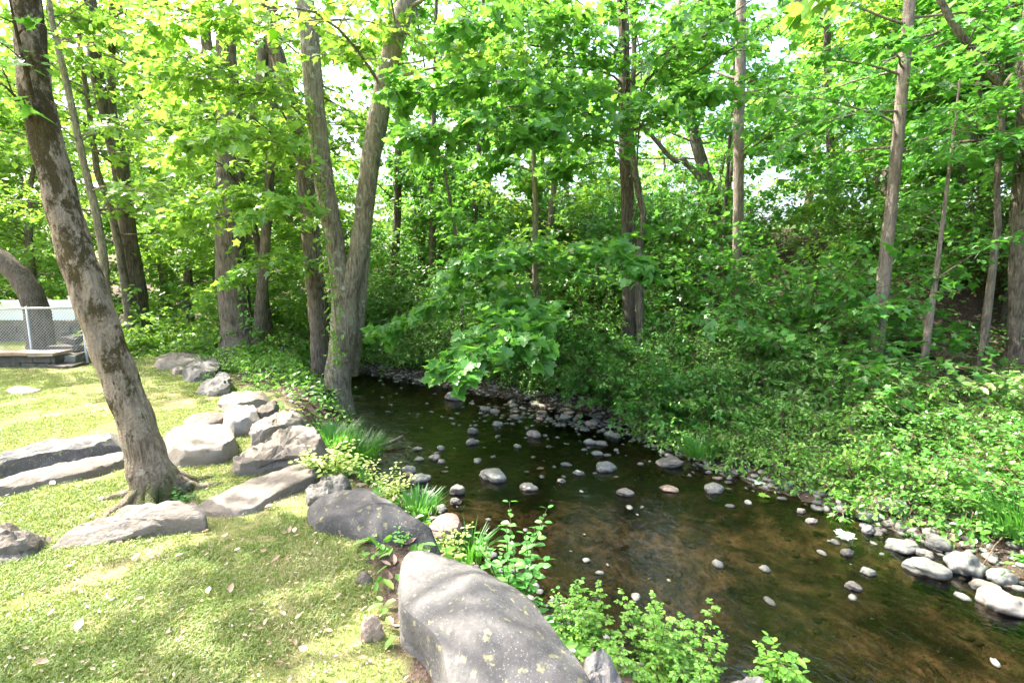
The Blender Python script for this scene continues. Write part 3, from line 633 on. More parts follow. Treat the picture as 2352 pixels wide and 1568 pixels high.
# ------------------------------------------------------------------ the fence corner on the left
fy = 9.4
root = empty('chain_link_fence', (-9.0, fy, .3), 'waist-high silver chain-link fence on the low stone wall', 'fence')
def fx(px, Y=fy): return Q(px, 700, Y)[0]
xa, xb = fx(-60), fx(186); zt = Q(50, 710, fy)[2]; zb_ = .24
rb = MB(); rb.tube([[xa,fy,zt],[xb,fy,zt+.03]], .021, 8); rb.build('top_rail', M['steel'], root, root.location)
for px in (60, 186):
    b = MB(); x = fx(px); b.tube([[x,fy,0],[x,fy,zt+.05]], .024, 8); b.build('post', M['steel'], root, root.location)
b = MB(); x0 = xa; H = zt-zb_; s_ = .062; A = []; B = []
k = xa-H
while k < xb:
    for sg in (1, -1):
        p0, p1 = (k, zb_), (k+H, zt)
        t0 = max(0, (xa-k)/H); t1 = min(1, (xb-k)/H)
        if t1 > t0:
            za, zc = (zb_+H*t0, zb_+H*t1) if sg > 0 else (zt-H*t0, zt-H*t1)
            A.append([k+H*t0, fy+.004*sg, za]); B.append([k+H*t1, fy+.004*sg, zc])
    k += s_
b.prisms(A, B, .0032, .0032); b.build('wire_mesh', M['steel'], root, root.location)
def stonewall(name, label, x0, x1, y, z0, z1, th, rows, cap, mat, cw=.4):
    r = empty(name, ((x0+x1)/2, y, z0), label, 'wall'); c = MB(); c.box([(x0+x1)/2, y, (z0+z1)/2-.03], [x1-x0-.04, th-.07, z1-z0]); c.build('core', M['mortar'], r, r.location)
    b = MB(); h = (z1-z0)/rows
    for k in range(rows):
        x = x0-rng.uniform(0,.2)
        while x < x1-.05:
            l = min(rng.uniform(.18,.5), x1-x+.0)
            if l > .05: b.box([x+l/2, y, z0+h*(k+.5)], [l-.018, th*rng.uniform(.92,1.04), h-.014], jit=.009)
            x += l
    b.build('stonework', mat, r, r.location, smooth=False)
    if cap:
        b = MB(); x = x0
        while x < x1-.05:
            l = min(rng.uniform(.6,1.3)*cw/.4, x1-x); b.box([x+l/2, y, z1+.035], [l-.02, th+.1, .06], jit=.008); x += l
        b.build('capstone', M['rockt'], r, r.location, smooth=False)
    return r
stonewall('stone_wall', 'low mossy dark stone wall with flat caps under the chain-link fence', fx(-70,9.1), fx(132,9.1), 9.1, -.05, .22, .34, 2, True, M['wall'])
stonewall('stone_wall', 'grey retaining wall beneath the white vinyl fence', fx(-160,12.6), fx(168,12.6), 12.9, -.05, .52, .4, 4, False, M['wall'])
for kk, (px, py, w_, h_, l) in enumerate([(152,822,52,14,'lowest tumbled grey step stone at the end of the low wall'),(162,812,46,12,'pale broken step stone second from the bottom beside the low wall'),(160,800,60,10,'flat pinkish step stone third up beside the fence post'),(172,784,34,18,'topmost blocky step stone beside the fence post')]):
    Yk = 9.0+kk*.35; p = Q(px, py, Yk); b = MB(); b.box([0,0,0], [w_/F*Yk, .45, .13], rng.uniform(-.2,.2), .02); b.box([w_/F*Yk*.3,-.05,.0], [w_/F*Yk*.5,.4,.1], .3, .02)
    o = b.build('step_stone', M['rockw' if kk % 2 else 'rock'], smooth=False); o.location = (p[0], Yk, .0+kk*.13); tag(o, l, 'step')
vf = empty('vinyl_fence', (-14, 12.9, .5), 'tall white vinyl privacy fence beyond the chain-link fence', 'fence')
vy = 12.9; xa, xb = Q(-160,700,vy)[0], Q(168,700,vy)[0]; z1 = Q(0,688,vy)[2]; z0 = .56
pw_ = (xb-xa)/3
for k in range(3):
    b = MB(); xx = xa+k*pw_
    nb = 12
    for q in range(nb): b.box([xx+.06+(pw_-.12)*(q+.5)/nb, vy, (z0+z1)/2], [(pw_-.12)/nb-.006, .03, z1-z0-.2])
    b.build('panel', M['vinyl'], vf, vf.location, smooth=False)
    for zz in (z0+.05, z1-.07):
        b = MB(); b.box([xx+pw_/2, vy, zz], [pw_-.13, .05, .12]); b.build('rail', M['vinyl'], vf, vf.location, smooth=False)
for k in range(4):
    b = MB(); b.box([xa+k*pw_, vy, (z0+z1)/2+.03], [.12, .12, z1-z0+.06]); b.box([xa+k*pw_, vy, z1+.08], [.15,.15,.04]); b.build('post', M['vinyl'], vf, vf.location, smooth=False)
# ------------------------------------------------------------------ trees
MX = (math.pi*.0, math.pi*2)
tree('leaning_tree', 'thick leaning trunk with dark moss patches in the left foreground', [
 [(372,1150,98),(352,1090,92),(325,1010,88),(285,900,89),(240,770,92),(195,640,94),(150,500,90),(108,330,84),(80,180,82),(66,60,80),(52,-60,76)]],
 3.55, 9, M['barkmoss'], M['leaf'], limbs=13, cull=0, zr=(4.4, 8.5), reach=2.5, tmpl=MAPLE5, lsize=0.130, tw=13, per=11, twl=.8, k=24, flare=1.45, jag=.10, roots=6,
 extra=[(qpath([(92,300,3.5),(75,235,3.45),(58,150,3.4),(40,80,3.35),(20,-10,3.3)],10), .022, MAPLE, .10, 4, .25, 5), (qpath([(90,305,3.5),(60,260,3.45),(20,205,3.4),(-30,180,3.3)],8), .016, MAPLE, .10, 5, .25, 5)]+
 [(curve([-4.2,3.4,zz], d_, L_, 9, -.25, .10), .03, MAPLE5, .13, 16, .55, 17) for zz, d_, L_ in ((6.1,(1,.5,.12),5.6),(5.9,(-1,-.15,.1),2.6),(6.2,(-.35,-1,.1),2.4),(5.7,(.75,-.5,.1),2.8),(6.3,(.9,-.15,.1),3.4),(6.4,(.9,.75,.12),4.6),(7.2,(1,.3,.05),6.2))])
tree('twin_trunk_maple', 'forked twin-trunk maple with pale lichen bark rising from the creek edge', [
 [(772,952,66),(775,900,62),(780,840,62),(788,770,62),(792,700,60),(796,655,56)],
 [(790,690,50),(775,600,46),(758,500,46),(742,400,46),(728,280,46),(716,150,46),(702,20,44),(690,-80,42)],
 [(796,690,48),(815,610,42),(830,520,40),(845,400,40),(862,290,40),(885,170,42),(915,70,44),(945,-30,44),(965,-90,42)],
 ([(806,860,34),(822,740,32),(836,600,26),(848,480,22),(866,360,18),(890,240,14)], 8.6)],
 8.3, 12, M['barkpale'], M['leafy'], extra=[(qpath([(742,420,8.3),(640,330,7.6),(520,320,7.0),(400,350,6.7)],9), .014, MAPLE5, .14, 44, .7, 12),
  (qpath([(735,300,8.3),(620,210,7.6),(480,170,7.2),(360,190,7.0)],9), .014, MAPLE5, .14, 44, .75, 12), (qpath([(715,150,8.3),(600,60,7.8),(460,40,7.4),(330,80,7.2)],9), .014, MAPLE5, .14, 40, .75, 12),
  (qpath([(755,520,8.3),(700,470,7.6),(620,470,7.2),(560,520,7.0)],9), .010, MAPLE5, .13, 26, .5, 11)], limbs=35, zr=(4.6, 11), reach=3.0, tmpl=MAPLE5, lsize=0.153, tw=15, per=11, twl=.85, k=18, flare=1.35)
tree('creekside_tree', 'rough-barked trunk standing just left of the forked twin-trunk maple', [
 [(738,872,44),(734,780,44),(726,680,44),(718,580,44),(706,470,42),(694,360,38),(665,230,36),(636,120,34),(612,40,32),(590,-60,30)]],
 9.6, 12, M['bark'], M['leafy'], extra=[(qpath([(722,640,9.6),(690,600,9),(620,600,8.4),(540,640,8.2)],9), .012, MAPLE5, .14, 34, .6, 12), (qpath([(715,560,9.6),(640,480,9),(540,450,8.6),(420,480,8.4)],9), .013, MAPLE5, .14, 40, .75, 12)], limbs=29, zr=(2.4, 11), reach=2.6, tmpl=MAPLE5, lsize=0.142, tw=13, per=10, twl=.8, k=14)
tree('shade_tree', 'massive grey trunk left of centre dividing high among bright leaves', [
 [(556,828,86),(548,770,80),(538,700,76),(530,600,72),(528,480,66),(526,350,58),(524,220,52),(520,90,48),(516,-40,44)],
 [(528,330,30),(500,220,30),(480,130,28),(465,20,26)],
 [(592,815,34),(596,740,30),(604,640,26),(612,520,24),(618,440,22)],
 [(545,420,26),(575,300,30),(594,220,30),(604,120,26),(606,0,24)]],
 10.6, 13, M['bark'], M['leafy'], limbs=40, zr=(2.2, 12), reach=3.2, tmpl=DIAM, lsize=0.165, tw=15, per=12, twl=.9, k=16)
tree('forked_tree', 'dark tall trunk forking into a narrow V behind the leaning tree', [
 [(322,762,54),(312,660,50),(298,560,44),(284,450,42),(272,360,44),(256,300,44)],
 [(262,330,30),(240,250,34),(220,150,36),(212,60,32),(205,-60,28)],
 [(270,330,22),(258,240,20),(256,150,18),(258,40,16)]],
 12.0, 13, M['barkd'], M['leafy'], limbs=35, zr=(2.4, 12), reach=3.2, tmpl=DIAM, lsize=0.177, tw=15, per=12, twl=.9)
tree('slender_tree', 'thin leaning grey stem close against the dark forked trunk', [
 [(302,758,24),(285,640,22),(268,540,20),(248,460,18),(225,400,18),(216,340,16)]], 11.6, 9, M['bark'], M['leafy'], limbs=18, zr=(2.4, 8), reach=2.2, tmpl=DIAM, lsize=0.165, tw=11, per=11, k=8)
tree('slender_tree', 'smooth curving grey stem weaving up beside the mossy leaning trunk', [
 [(258,760,22),(244,660,22),(236,580,22),(218,480,22),(196,390,20),(176,300,20),(150,180,18),(124,70,16),(108,-30,14)]], 9.8, 10, M['barkpale'], M['leafy'], limbs=21, zr=(2.6, 9), reach=2.2, tmpl=MAPLE5, lsize=0.142, tw=11, per=11, k=9)
tree('yard_tree', 'dark trunk curving up behind the chain-link fence at the left edge', [
 [(98,800,62),(90,740,66),(72,680,66),(40,630,62),(-5,590,60),(-60,560,56),(-110,500,52)]], 10.2, 9, M['barkd'], M['leafy'], limbs=21, zr=(3, 8), reach=3.2, tmpl=DIAM, lsize=0.153, tw=12, per=11, k=14)
tree('maple_tree', 'straight trunk wrapped in vine rising above the hanging maple branch', [
 [(1446,735,34),(1446,640,32),(1444,540,32),(1440,430,30),(1436,320,30),(1434,200,28),(1432,80,26),(1428,-40,24)]], 9.6, 12, M['barkd'], M['leaf'], limbs=40, zr=(2.8, 11), reach=2.8, tmpl=MAPLE5, lsize=0.147, tw=13, per=11, twl=.85, k=12)
tree('straight_tree', 'straight smooth grey pole-like trunk right of centre', [
 [(1693,700,26),(1694,560,24),(1696,430,25),(1697,300,26),(1700,160,26),(1702,30,24),(1703,-60,22)]], 10.6, 13, M['barkred'], M['leafd'], limbs=37, zr=(3.4, 12), reach=3.0, tmpl=MAPLE5, lsize=0.147, tw=13, per=11, k=10)
tree('tall_tree', 'tall pale slightly bent trunk on the right half catching sun', [
 [(2012,860,34),(2018,760,34),(2030,640,34),(2040,540,32),(2052,420,30),(2066,280,30),(2078,140,30),(2090,0,29),(2098,-80,27)]], 7.9, 12, M['barkred'], M['leafd'], limbs=32, zr=(3.6, 11), reach=2.8, tmpl=MAPLE5, lsize=0.142, tw=13, per=11, k=14)
tree('sapling', 'slim pale sapling stem in front of the fallen log', [
 [(2116,892,22),(2124,820,20),(2134,740,20),(2146,660,16),(2154,600,13)]], 7.4, 4.5, M['barkred'], M['leafd'], limbs=13, zr=(1.2, 4.2), reach=1.3, tmpl=OVAL, lsize=0.106, tw=10, per=10, k=10, cat='sapling')
tree('edge_tree', 'thick smooth trunk cut by the right edge of the picture', [
 [(2336,856,52),(2338,760,50),(2342,600,50),(2350,400,48),(2360,200,46),(2372,0,44)]], 7.6, 12, M['bark'], M['leafd'], limbs=29, zr=(2.6, 11), reach=2.6, tmpl=MAPLE5, lsize=0.142, tw=12, per=11, k=16)
tree('crooked_tree', 'crooked forked limb-like tree arching at the upper right', [
 [(2292,520,18),(2290,420,18),(2298,330,18),(2300,262,20),(2300,196,20)],
 [(2300,200,18),(2262,150,20),(2215,92,20),(2180,40,19),(2150,-20,18)],
 [(2300,205,12),(2318,180,13),(2338,150,12),(2342,100,12),(2330,80,9),(2280,72,6)]], 7.2, 5.4, M['bark'], M['leafd'], limbs=16, zr=(2.8, 5.2), reach=1.7, tmpl=MAPLE5, lsize=0.130, tw=10, per=10, k=9)
tree('leaning_bank_tree', 'dark trunk leaning left on top of the far bank beside the bright sky gap', [
 [(1642,475,30),(1622,410,30),(1600,330,27),(1582,250,24),(1572,150,20),(1566,40,18)],
 [(1636,470,22),(1608,410,16),(1570,370,13),(1520,340,10)]], 14.5, 12, M['bark'], M['leafd'], limbs=29, zr=(5, 11), reach=2.8, tmpl=DIAM, lsize=0.177, tw=12, per=11)
tree('slender_tree', 'thin dark stem just right of the leaning trunk on the far bank', [
 [(1668,470,12),(1680,390,11),(1690,320,10),(1700,240,8)]], 14.5, 9, M['barkd'], M['leafd'], limbs=13, zr=(5, 9), reach=2, tmpl=DIAM, lsize=0.165, tw=10, per=10, k=7)
for (pts, Y_, lab) in [
 ([(992,640,18),(994,520,16),(990,400,14),(996,280,12)], 15, 'single dark trunk right of the forked twin-trunk maple, deep in the wood'),
 ([(1092,600,15),(1090,500,14),(1096,400,13),(1102,290,11)], 15.5, 'left stem of the three dark stems standing close together in the centre wood'),
 ([(1108,600,13),(1106,500,12),(1110,400,11),(1116,290,9)], 16.2, 'middle stem of the three dark stems in the centre wood'),
 ([(1124,610,9),(1122,500,8),(1126,390,8),(1130,300,6)], 17, 'thinnest right stem of the three dark stems in the centre wood'),
 ([(1242,560,17),(1238,470,16),(1244,390,14),(1246,290,12)], 16, 'dark trunk behind the pale maple sapling in the centre wood'),
 ([(966,640,20),(968,520,18),(962,400,16),(930,260,14)], 17, 'broad dim trunk behind the single dark trunk'),
 ([(905,640,20),(912,520,18),(914,400,18),(916,250,16)], 16, 'dim trunk showing between the fork and the centre wood'),
 ([(2008,450,15),(2022,380,15),(2040,300,14),(2056,240,12)], 12.5, 'dark slanting trunk left of the tall pale trunk'),
 ([(1912,560,22),(1908,400,20),(1905,250,20),(1900,120,18)], 14, 'broad shaded trunk between the straight trunk and the tall pale trunk'),
 ([(2130,700,22),(2170,560,28),(2205,440,26),(2235,300,24),(2255,150,20)], 11, 'great dim trunk slanting behind the crooked tree at the right'),
 ([(2195,700,24),(2250,560,24),(2285,420,22),(2300,300,20)], 11.8, 'second dim slanting trunk beside the great one at the right'),
 ([(2318,640,12),(2322,540,12),(2328,420,10)], 9, 'thin dark stem beside the thick trunk at the right edge'),
 ([(1060,620,7),(1040,500,7),(1022,400,6),(1005,330,5)], 12, 'thin pale stem slanting left in the centre wood'),
 ([(1660,600,9),(1666,480,9),(1672,390,8)], 13, 'thin straight stem left of the straight smooth trunk'),
 ]:
    tree('woodland_tree', lab, [pts], Y_, 12, M['barkd'], M['leafd'] if pts[0][0] > 1500 else M['leaf'], limbs=19 if pts[0][0] < 1500 else 25, zr=(2.6, 10.2), reach=2.8, tmpl=DIAM, lsize=0.189, tw=12, per=11, k=8, twigs=False, group='dim trunks deep in the wood', cull=.97)
# understory maple with the hanging branches over the stream
tree('maple_sapling', 'young maple with a pale stem and big bright leaves hanging over the stream', [
 [(1250,905,17),(1242,800,16),(1234,700,15),(1228,600,14),(1230,480,13),(1226,380,12),(1222,300,10)]], 9.9, 5.2, M['barkpale'], M['leaf'], limbs=21, zr=(1.2, 4.8), reach=2.0, tmpl=MAPLE, lsize=0.165, tw=11, per=10, twl=.7, k=10,
 extra=[(qpath([(1240,760,9.9),(1200,700,7.6),(1160,730,6.8),(1090,800,6.2),(1040,850,5.9)],9), .012, MAPLE, .17, 44, .5, 13),
        (qpath([(1240,760,9.9),(1230,720,7.4),(1215,745,6.6),(1200,790,6.0)],8), .01, MAPLE, .17, 34, .5, 12),
        (qpath([(1235,720,9.9),(1120,650,8.2),(1000,700,8.0),(880,760,7.8)],9), .01, MAPLE, .16, 36, .6, 12),
        (qpath([(1228,600,9.9),(1160,590,7.8),(1080,600,7.2)],8), .01, MAPLE, .155, 24, .55, 12),
        (qpath([(1228,610,9.9),(1320,580,7.8),(1420,585,7.2),(1470,620,7.0)],8), .01, MAPLE, .155, 30, .55, 12)])
tree('maple_tree', 'leafy maple spreading flat layered boughs across the top centre', [
 [(1470,770,16),(1466,600,15),(1478,500,14),(1462,420,14),(1450,300,13),(1456,120,12),(1450,0,11)]], 9.2, 9, M['bark'], M['leaf'], limbs=13, zr=(3, 8), reach=2.4, tmpl=MAPLE, lsize=0.159, tw=11, per=10, k=10,
 extra=[(qpath([(1460,330,9.2),(1380,230,8.0),(1240,190,7.2),(1080,190,6.8),(930,220,6.8)],10), .014, MAPLE, .14, 60, .8, 13),
        (qpath([(1460,350,9.2),(1360,260,7.8),(1200,240,6.8),(1060,290,6.4),(960,330,6.4)],10), .013, MAPLE, .14, 55, .7, 12),
        (qpath([(1460,200,9.2),(1360,90,8.0),(1220,50,7.0),(1080,60,6.4)],10), .013, MAPLE, .14, 55, .75, 12),
        (qpath([(1460,420,9.2),(1400,330,7.8),(1290,300,7.0),(1180,320,6.6)],10), .012, MAPLE, .14, 40, .65, 12),
        (qpath([(1462,300,9.2),(1540,220,8.4),(1630,210,7.8)],8), .012, MAPLE, .155, 30, .65, 12)])
# close branch hanging into the top of the frame
tree('overhanging_maple', 'near maple whose lime leaves dip into the top edge right of centre', [
 [(2700,1500,90),(2690,900,84),(2640,200,74),(2580,-500,60)]], 3.6, 8, M['bark'], M['leafy'], limbs=18, cull=0, zr=(4.5, 8), reach=2.2, tmpl=MAPLE5, lsize=0.153, tw=11, per=10, k=12,
 extra=[(qpath([(2580,-400,3.6),(2200,-180,4.2),(1960,-60,4.6),(1880,-5,4.7)],9), .02, MAPLE, .17, 12, .5, 8)])

# background wood: a few full crowns built once and copied
def bgtree(name, seed, leafm, bark, H, reach, ls, limbs, zlow, tm=DIAM):
    global rng
    rng = np.random.default_rng(seed)
    root = empty(name, (0,0,0), 'x', 'tree'); bw = MB(); lf = MB()
    p = curve([0,0,-.3], [rng.normal(0,.06), rng.normal(0,.06), 1], H, 12, .1, .04); r = np.linspace(.17, .03, 12); bw.tube(p, r, 8, .06, seed)
    for j in range(limbs):
        z = zlow+(H-zlow-.4)*(j+rng.random())/limbs; i = int(np.argmin(np.abs(p[:,2]-z))); a = rng.uniform(0, 6.28); f = (z-zlow)/(H-zlow)
        L = reach*rng.uniform(.65,1.15)*math.sqrt(max(.08, 1-f*f*.85)); el = rng.uniform(0,.4)+.5*f
        path = curve([*p[i][:2], z], [math.cos(a)*math.cos(el), math.sin(a)*math.cos(el), math.sin(el)], L, 6, -.4, .1)
        spray(bw, lf, path, .02, tm, ls, 15, L*.36, 12, .12, False, tintc=rng.uniform(.35,.65))
    bw.build('trunk', bark, root); lf.build('crown', leafm, root, smooth=False); return root
protoA = bgtree('background_tree', 101, M['leafy'], M['bark'], 12, 3.2, .21, 60, 1.0)
protoB = bgtree('background_tree', 102, M['leaf'], M['barkd'], 10.5, 3.1, .19, 38, 1.6)
protoC = bgtree('background_tree', 103, M['leafd'], M['barkd'], 10, 3.0, .18, 38, 1.6)
protoD = bgtree('background_tree', 104, M['leafy'], M['bark'], 7, 2.5, .17, 44, .4)
rng = np.random.default_rng(77)
used = {id(p): False for p in (protoA, protoB, protoC, protoD)}
def put(proto, x, y, s, label, group):
    rz = rng.uniform(0, 6.28)
    if not used[id(proto)]:
        used[id(proto)] = True; proto.location = (x, y, gz(x,y)); proto.rotation_euler = (0,0,rz); proto.scale = (s,s,s); proto['label'] = label; proto['group'] = group; return proto
    return dup(proto, (x, y, gz(x,y)), rz, s, label, group)
LBL = {'l': ('sunny yellow-green tree in the wood behind the dark forked trunk', 'sunny trees at the back left'),
       'c': ('leafy green tree in the backlit wood behind the hanging maple branches', 'backlit trees in the centre wood'),
       'r': ('deep green leafy tree on the shaded right-hand bank', 'deep green trees on the right bank')}
BG = [('A',-9.5,17,'l'),('D',-8.2,14.4,'l'),('A',-12.5,18.5,'l'),('D',-11.2,16.3,'l'),('A',-16,20,'l'),('A',-20,19,'l'),('D',-4.9,13.6,'l'),('A',-13,24,'l'),('B',-8,23,'l'),('A',-24,25,'l'),('D',-6.4,12.2,'l'),('A',-30,30,'l'),('A',-19,30,'l'),('B',-11,30,'l'),
      ('B',-2.5,17.5,'c'),('B',-.4,22,'c'),('B',-5,27,'c'),('B',1,30,'c'),('D',.8,13.4,'c'),('D',-3.6,19.6,'c'),
      ('C',11.5,12,'r'),('C',14,15,'r'),('D',9,12.5,'r'),('C',13,20,'r'),('C',18,14,'r'),('C',11.5,9,'r'),('D',13.5,9.5,'r'),('C',17,22,'r'),('C',15,7.5,'r'),
      ('A',-17,15.5,'l'),('D',-14.5,14.6,'l'),('D',-19,17,'l'),('D',-9.6,19.5,'l'),('D',-15.5,22,'l'),('A',-27,21,'l'),('D',-23,17.5,'l'),
      ('D',-2.2,24,'c'),('D',2.8,23,'c'),('D',-7.5,25,'c'),('D',.6,27,'c'),('D',-4.6,22.5,'c'),('B',-8,33,'c'),('B',-2,36,'c'),
      ('D',7,24,'c'),('D',9.8,24,'c'),('D',6,30,'c'),('D',11.5,28,'c'),('D',8.4,33,'c'),('D',10.5,18,'r'),('D',15.5,18,'r'),('D',13.8,12.2,'r'),('C',22,19,'r'),('D',19,11,'r'),('C',24,12,'r'),]
for k_, x, y, g_ in BG:
    put({'A':protoA,'B':protoB,'C':protoC,'D':protoD}[k_], x+rng.normal(0,.3), y+rng.normal(0,.3), rng.uniform(.85,1.15)*(.82 if g_ == 'c' else .98 if g_ == 'l' else 1), *LBL[g_])

# ------------------------------------------------------------------ shrubs
def shrub(seed, h, r, leafm, n, ls, tm=DIAM, arch=1.0, per=9, tw=7, core=.0):
    global rng
    rng = np.random.default_rng(seed); root = empty('shrub', (0,0,0), 'x', 'shrub'); bw = MB(); lf = MB()
    for j in range(n):
        a = rng.uniform(0, 6.28); f = rng.random()**.5
        L = h*rng.uniform(.75,1.25); d = [math.cos(a)*f*.9*r/h*1.6, math.sin(a)*f*.9*r/h*1.6, 1]
        path = curve([math.cos(a)*.08*f, math.sin(a)*.08*f, -.05], d, L, 8, -1.3*arch, .10)
        spray(bw, lf, path, .010, tm, ls, tw, .34*r, per, .12, True, .35, rng.uniform(.3,.7))
    bw.build('stem', M['twig'], root); lf.build('foliage', leafm, root, smooth=False); return root
SH = {'big': shrub(201, 2.0, 1.2, M['shrub'], 52, .085, OVAL, 1, 10, 9), 'big2': shrub(202, 1.7, 1.3, M['shrub'], 50, .08, OVAL, 1, 10, 9),
      'low': shrub(203, .8, .75, M['cover'], 48, .055, OVAL, 1.2, 11, 9), 'low2': shrub(204, .65, .85, M['cover'], 50, .052, OVAL, 1.4, 11, 9),
      'low3': shrub(207, .75, .8, M['mixed'], 34, .075, OVAL, 1.1, 10, 8), 'big3': shrub(208, 1.9, 1.2, M['leafd'], 40, .10, MAPLE5, 1, 9, 9), 'low4': shrub(209, .7, .8, M['shrub'], 40, .06, DIAM, 1.3, 12, 9),
      'bright': shrub(205, .9, .8, M['leafy'], 26, .09, MAPLE5)}
rng = np.random.default_rng(5)
su = {k: False for k in SH}
def shr(kind, x, y, s, label, group, dz=0):
    q_ = proj((x, y, gz(x,y)+.45*s))
    if 2075 < q_[0] < 2330 and 660 < q_[1] < 905 and y < 9.5: return   # the open earthy patch round the fallen log
    p = SH[kind]; z = gz(x, y)+dz; rz = rng.uniform(0, 6.28)
    if not su[kind]:
        su[kind] = True; p.location = (x,y,z); p.rotation_euler = (0,0,rz); p.scale = (s,s,s); p['label'] = label; p['group'] = group
    else: dup(p, (x,y,z), rz, s, label, group)
def along_edge(L, t, off):
    seg = np.diff(L, axis=0); ln = np.r_[0, np.cumsum(np.linalg.norm(seg, axis=1))]; d = t
    i = min(np.searchsorted(ln, d, side='right')-1, len(seg)-1); i = max(i, 0); u = seg[i]/np.linalg.norm(seg[i]); p = L[i]+u*(d-ln[i])
    return p+np.array([-u[1], u[0]])*off
REv = RE[3:-2]; Lt = float(np.linalg.norm(np.diff(REv, axis=0), axis=1).sum())
# low bushes right along the far waterline, bigger ones up the slope
for t in np.arange(2.0, Lt, .62):
    p = along_edge(REv, t, rng.uniform(.45,.75)); near = p[1] < 7.2
    if near: shr(random.choice(['low','low2','low4','low3']), p[0], p[1], rng.uniform(.8,1.15), 'low feathery small-leaved bush trailing over the right waterline', 'low bushes along the right waterline')
    else: shr('big2', p[0], p[1]+.2, rng.uniform(.5,.7), 'dark arching shrub over the far waterline beside the hanging maple branch', 'arching shrubs over the far waterline')
for off, kinds, s0 in ((1.15, ['low','low2','low4'], .85), (1.75, ['low','low3','low4'], 1.15), (2.4, ['low2','low3','low4'], 1.35), (3.1, ['low2','low','low3'], 1.3)):
    for t in np.arange(7.5, Lt, .8):
        p = along_edge(REv, t+rng.normal(0,.2), off+rng.normal(0,.15))
        if 5.6 < p[0] < 8 and 6.6 < p[1] < 9: continue
        shr(random.choice(kinds), p[0], p[1], s0*rng.uniform(.8,1.15), 'low fresh-green bush covering the right-hand slope', 'low bushes covering the right-hand slope')
for off, s0 in ((1.2,.85), (2.2,1.1), (3.3,1.3), (4.5,1.45), (6.0,1.55), (7.6,1.5)):
    for t in np.arange(1.0, 13.5, 1.0):
        p = along_edge(REv, t+rng.normal(0,.25), off+rng.normal(0,.2))
        if p[0] > 5.2 and p[1] < 8.6 : continue
        shr(random.choice(['big','big2','big3']), p[0], p[1], s0*rng.uniform(.85,1.1), 'tall dense shrub with arching twigs on the far bank below the sky gap', 'tall dense shrubs on the far bank')
for px_, s in ((1300,.55),(1360,.6),(1420,.75),(1470,.8),(1520,.7),(1250,.5),(1580,.55)):
    q_ = P(px_, 905+max(0,px_-1250)*.38, WZ); shr('big' if px_ % 20 else 'big3', q_[0]+.25, q_[1]+.55, s, 'dark arching shrub over the far waterline beside the hanging maple branch', 'arching shrubs over the far waterline')
for x, y, s in ((4.4,6.6,.5),(5.4,5.9,.45),(5.0,7.4,.6),(6.2,5.2,.5),(6.9,6.0,.55),(4.1,8.0,.7),(7.4,5.0,.6),(6.1,6.9,.5)):
    shr('big2', x, y, s, 'upright leafy shrub rising out of the low bushes on the right slope', 'upright shrubs among the low bushes')
for x, y, s in ((8.9,7.3,.6),(10.2,8.6,.8),(12.5,8.2,1),(12.8,10.4,1),(6.3,8.6,.55),(9.6,10.6,1),(8.9,8.9,.6),(11,9.3,.9),(7.3,10.3,.9),(8.2,11.4,1.1),(10.4,7.6,.7),(11.6,6.6,.8),(9.8,6.4,.5)):
    shr('big', x, y, s, 'thin-leaved understory shrub behind the fallen log on the right', 'understory shrubs around the fallen log')
for x, y, s in ((-7.0,10.6,1),(-6.2,11.1,.9),(-7.9,11.0,1.1),(-5.6,10.4,.7),(-8.6,10.6,.8),(-5.2,11.6,.9),(-6.9,12.0,1.2),(-8.9,12.2,1.3)):
    shr('bright', x, y, s, 'bright yellow-green shrub behind the far end of the boulder row', 'bright shrubs at the far lawn edge')
for x, y, s in ((-4.6,7.3,.4),(-4.2,6.9,.3),(-5.0,8.4,.45),(-5.6,9.0,.5),(-6.2,9.6,.5),(-6.9,10.0,.5),(-4.9,9.9,.6),(-5.8,10.2,.6),(-4.6,10.9,.7),(-3.5,6.6,.28),(-3.8,7.1,.35),(-4.9,8.6,.5),(-4.3,8.9,.55),(-3.9,8.2,.5),(-4.5,9.6,.6),(-3.7,9.2,.55),(-5.3,9.3,.5),(-3.3,8.4,.45),(-5.0,7.9,.35),(-4.2,7.7,.4),(-5.7,8.8,.45),(-4.0,10.1,.6),(-3.6,7.7,.35)):
    shr(random.choice(['low','low2']), x, y, s, 'soft green ground-hugging bush between the boulder row and the twin trunks', 'soft bushes between the boulders and the twin trunks', -.05)

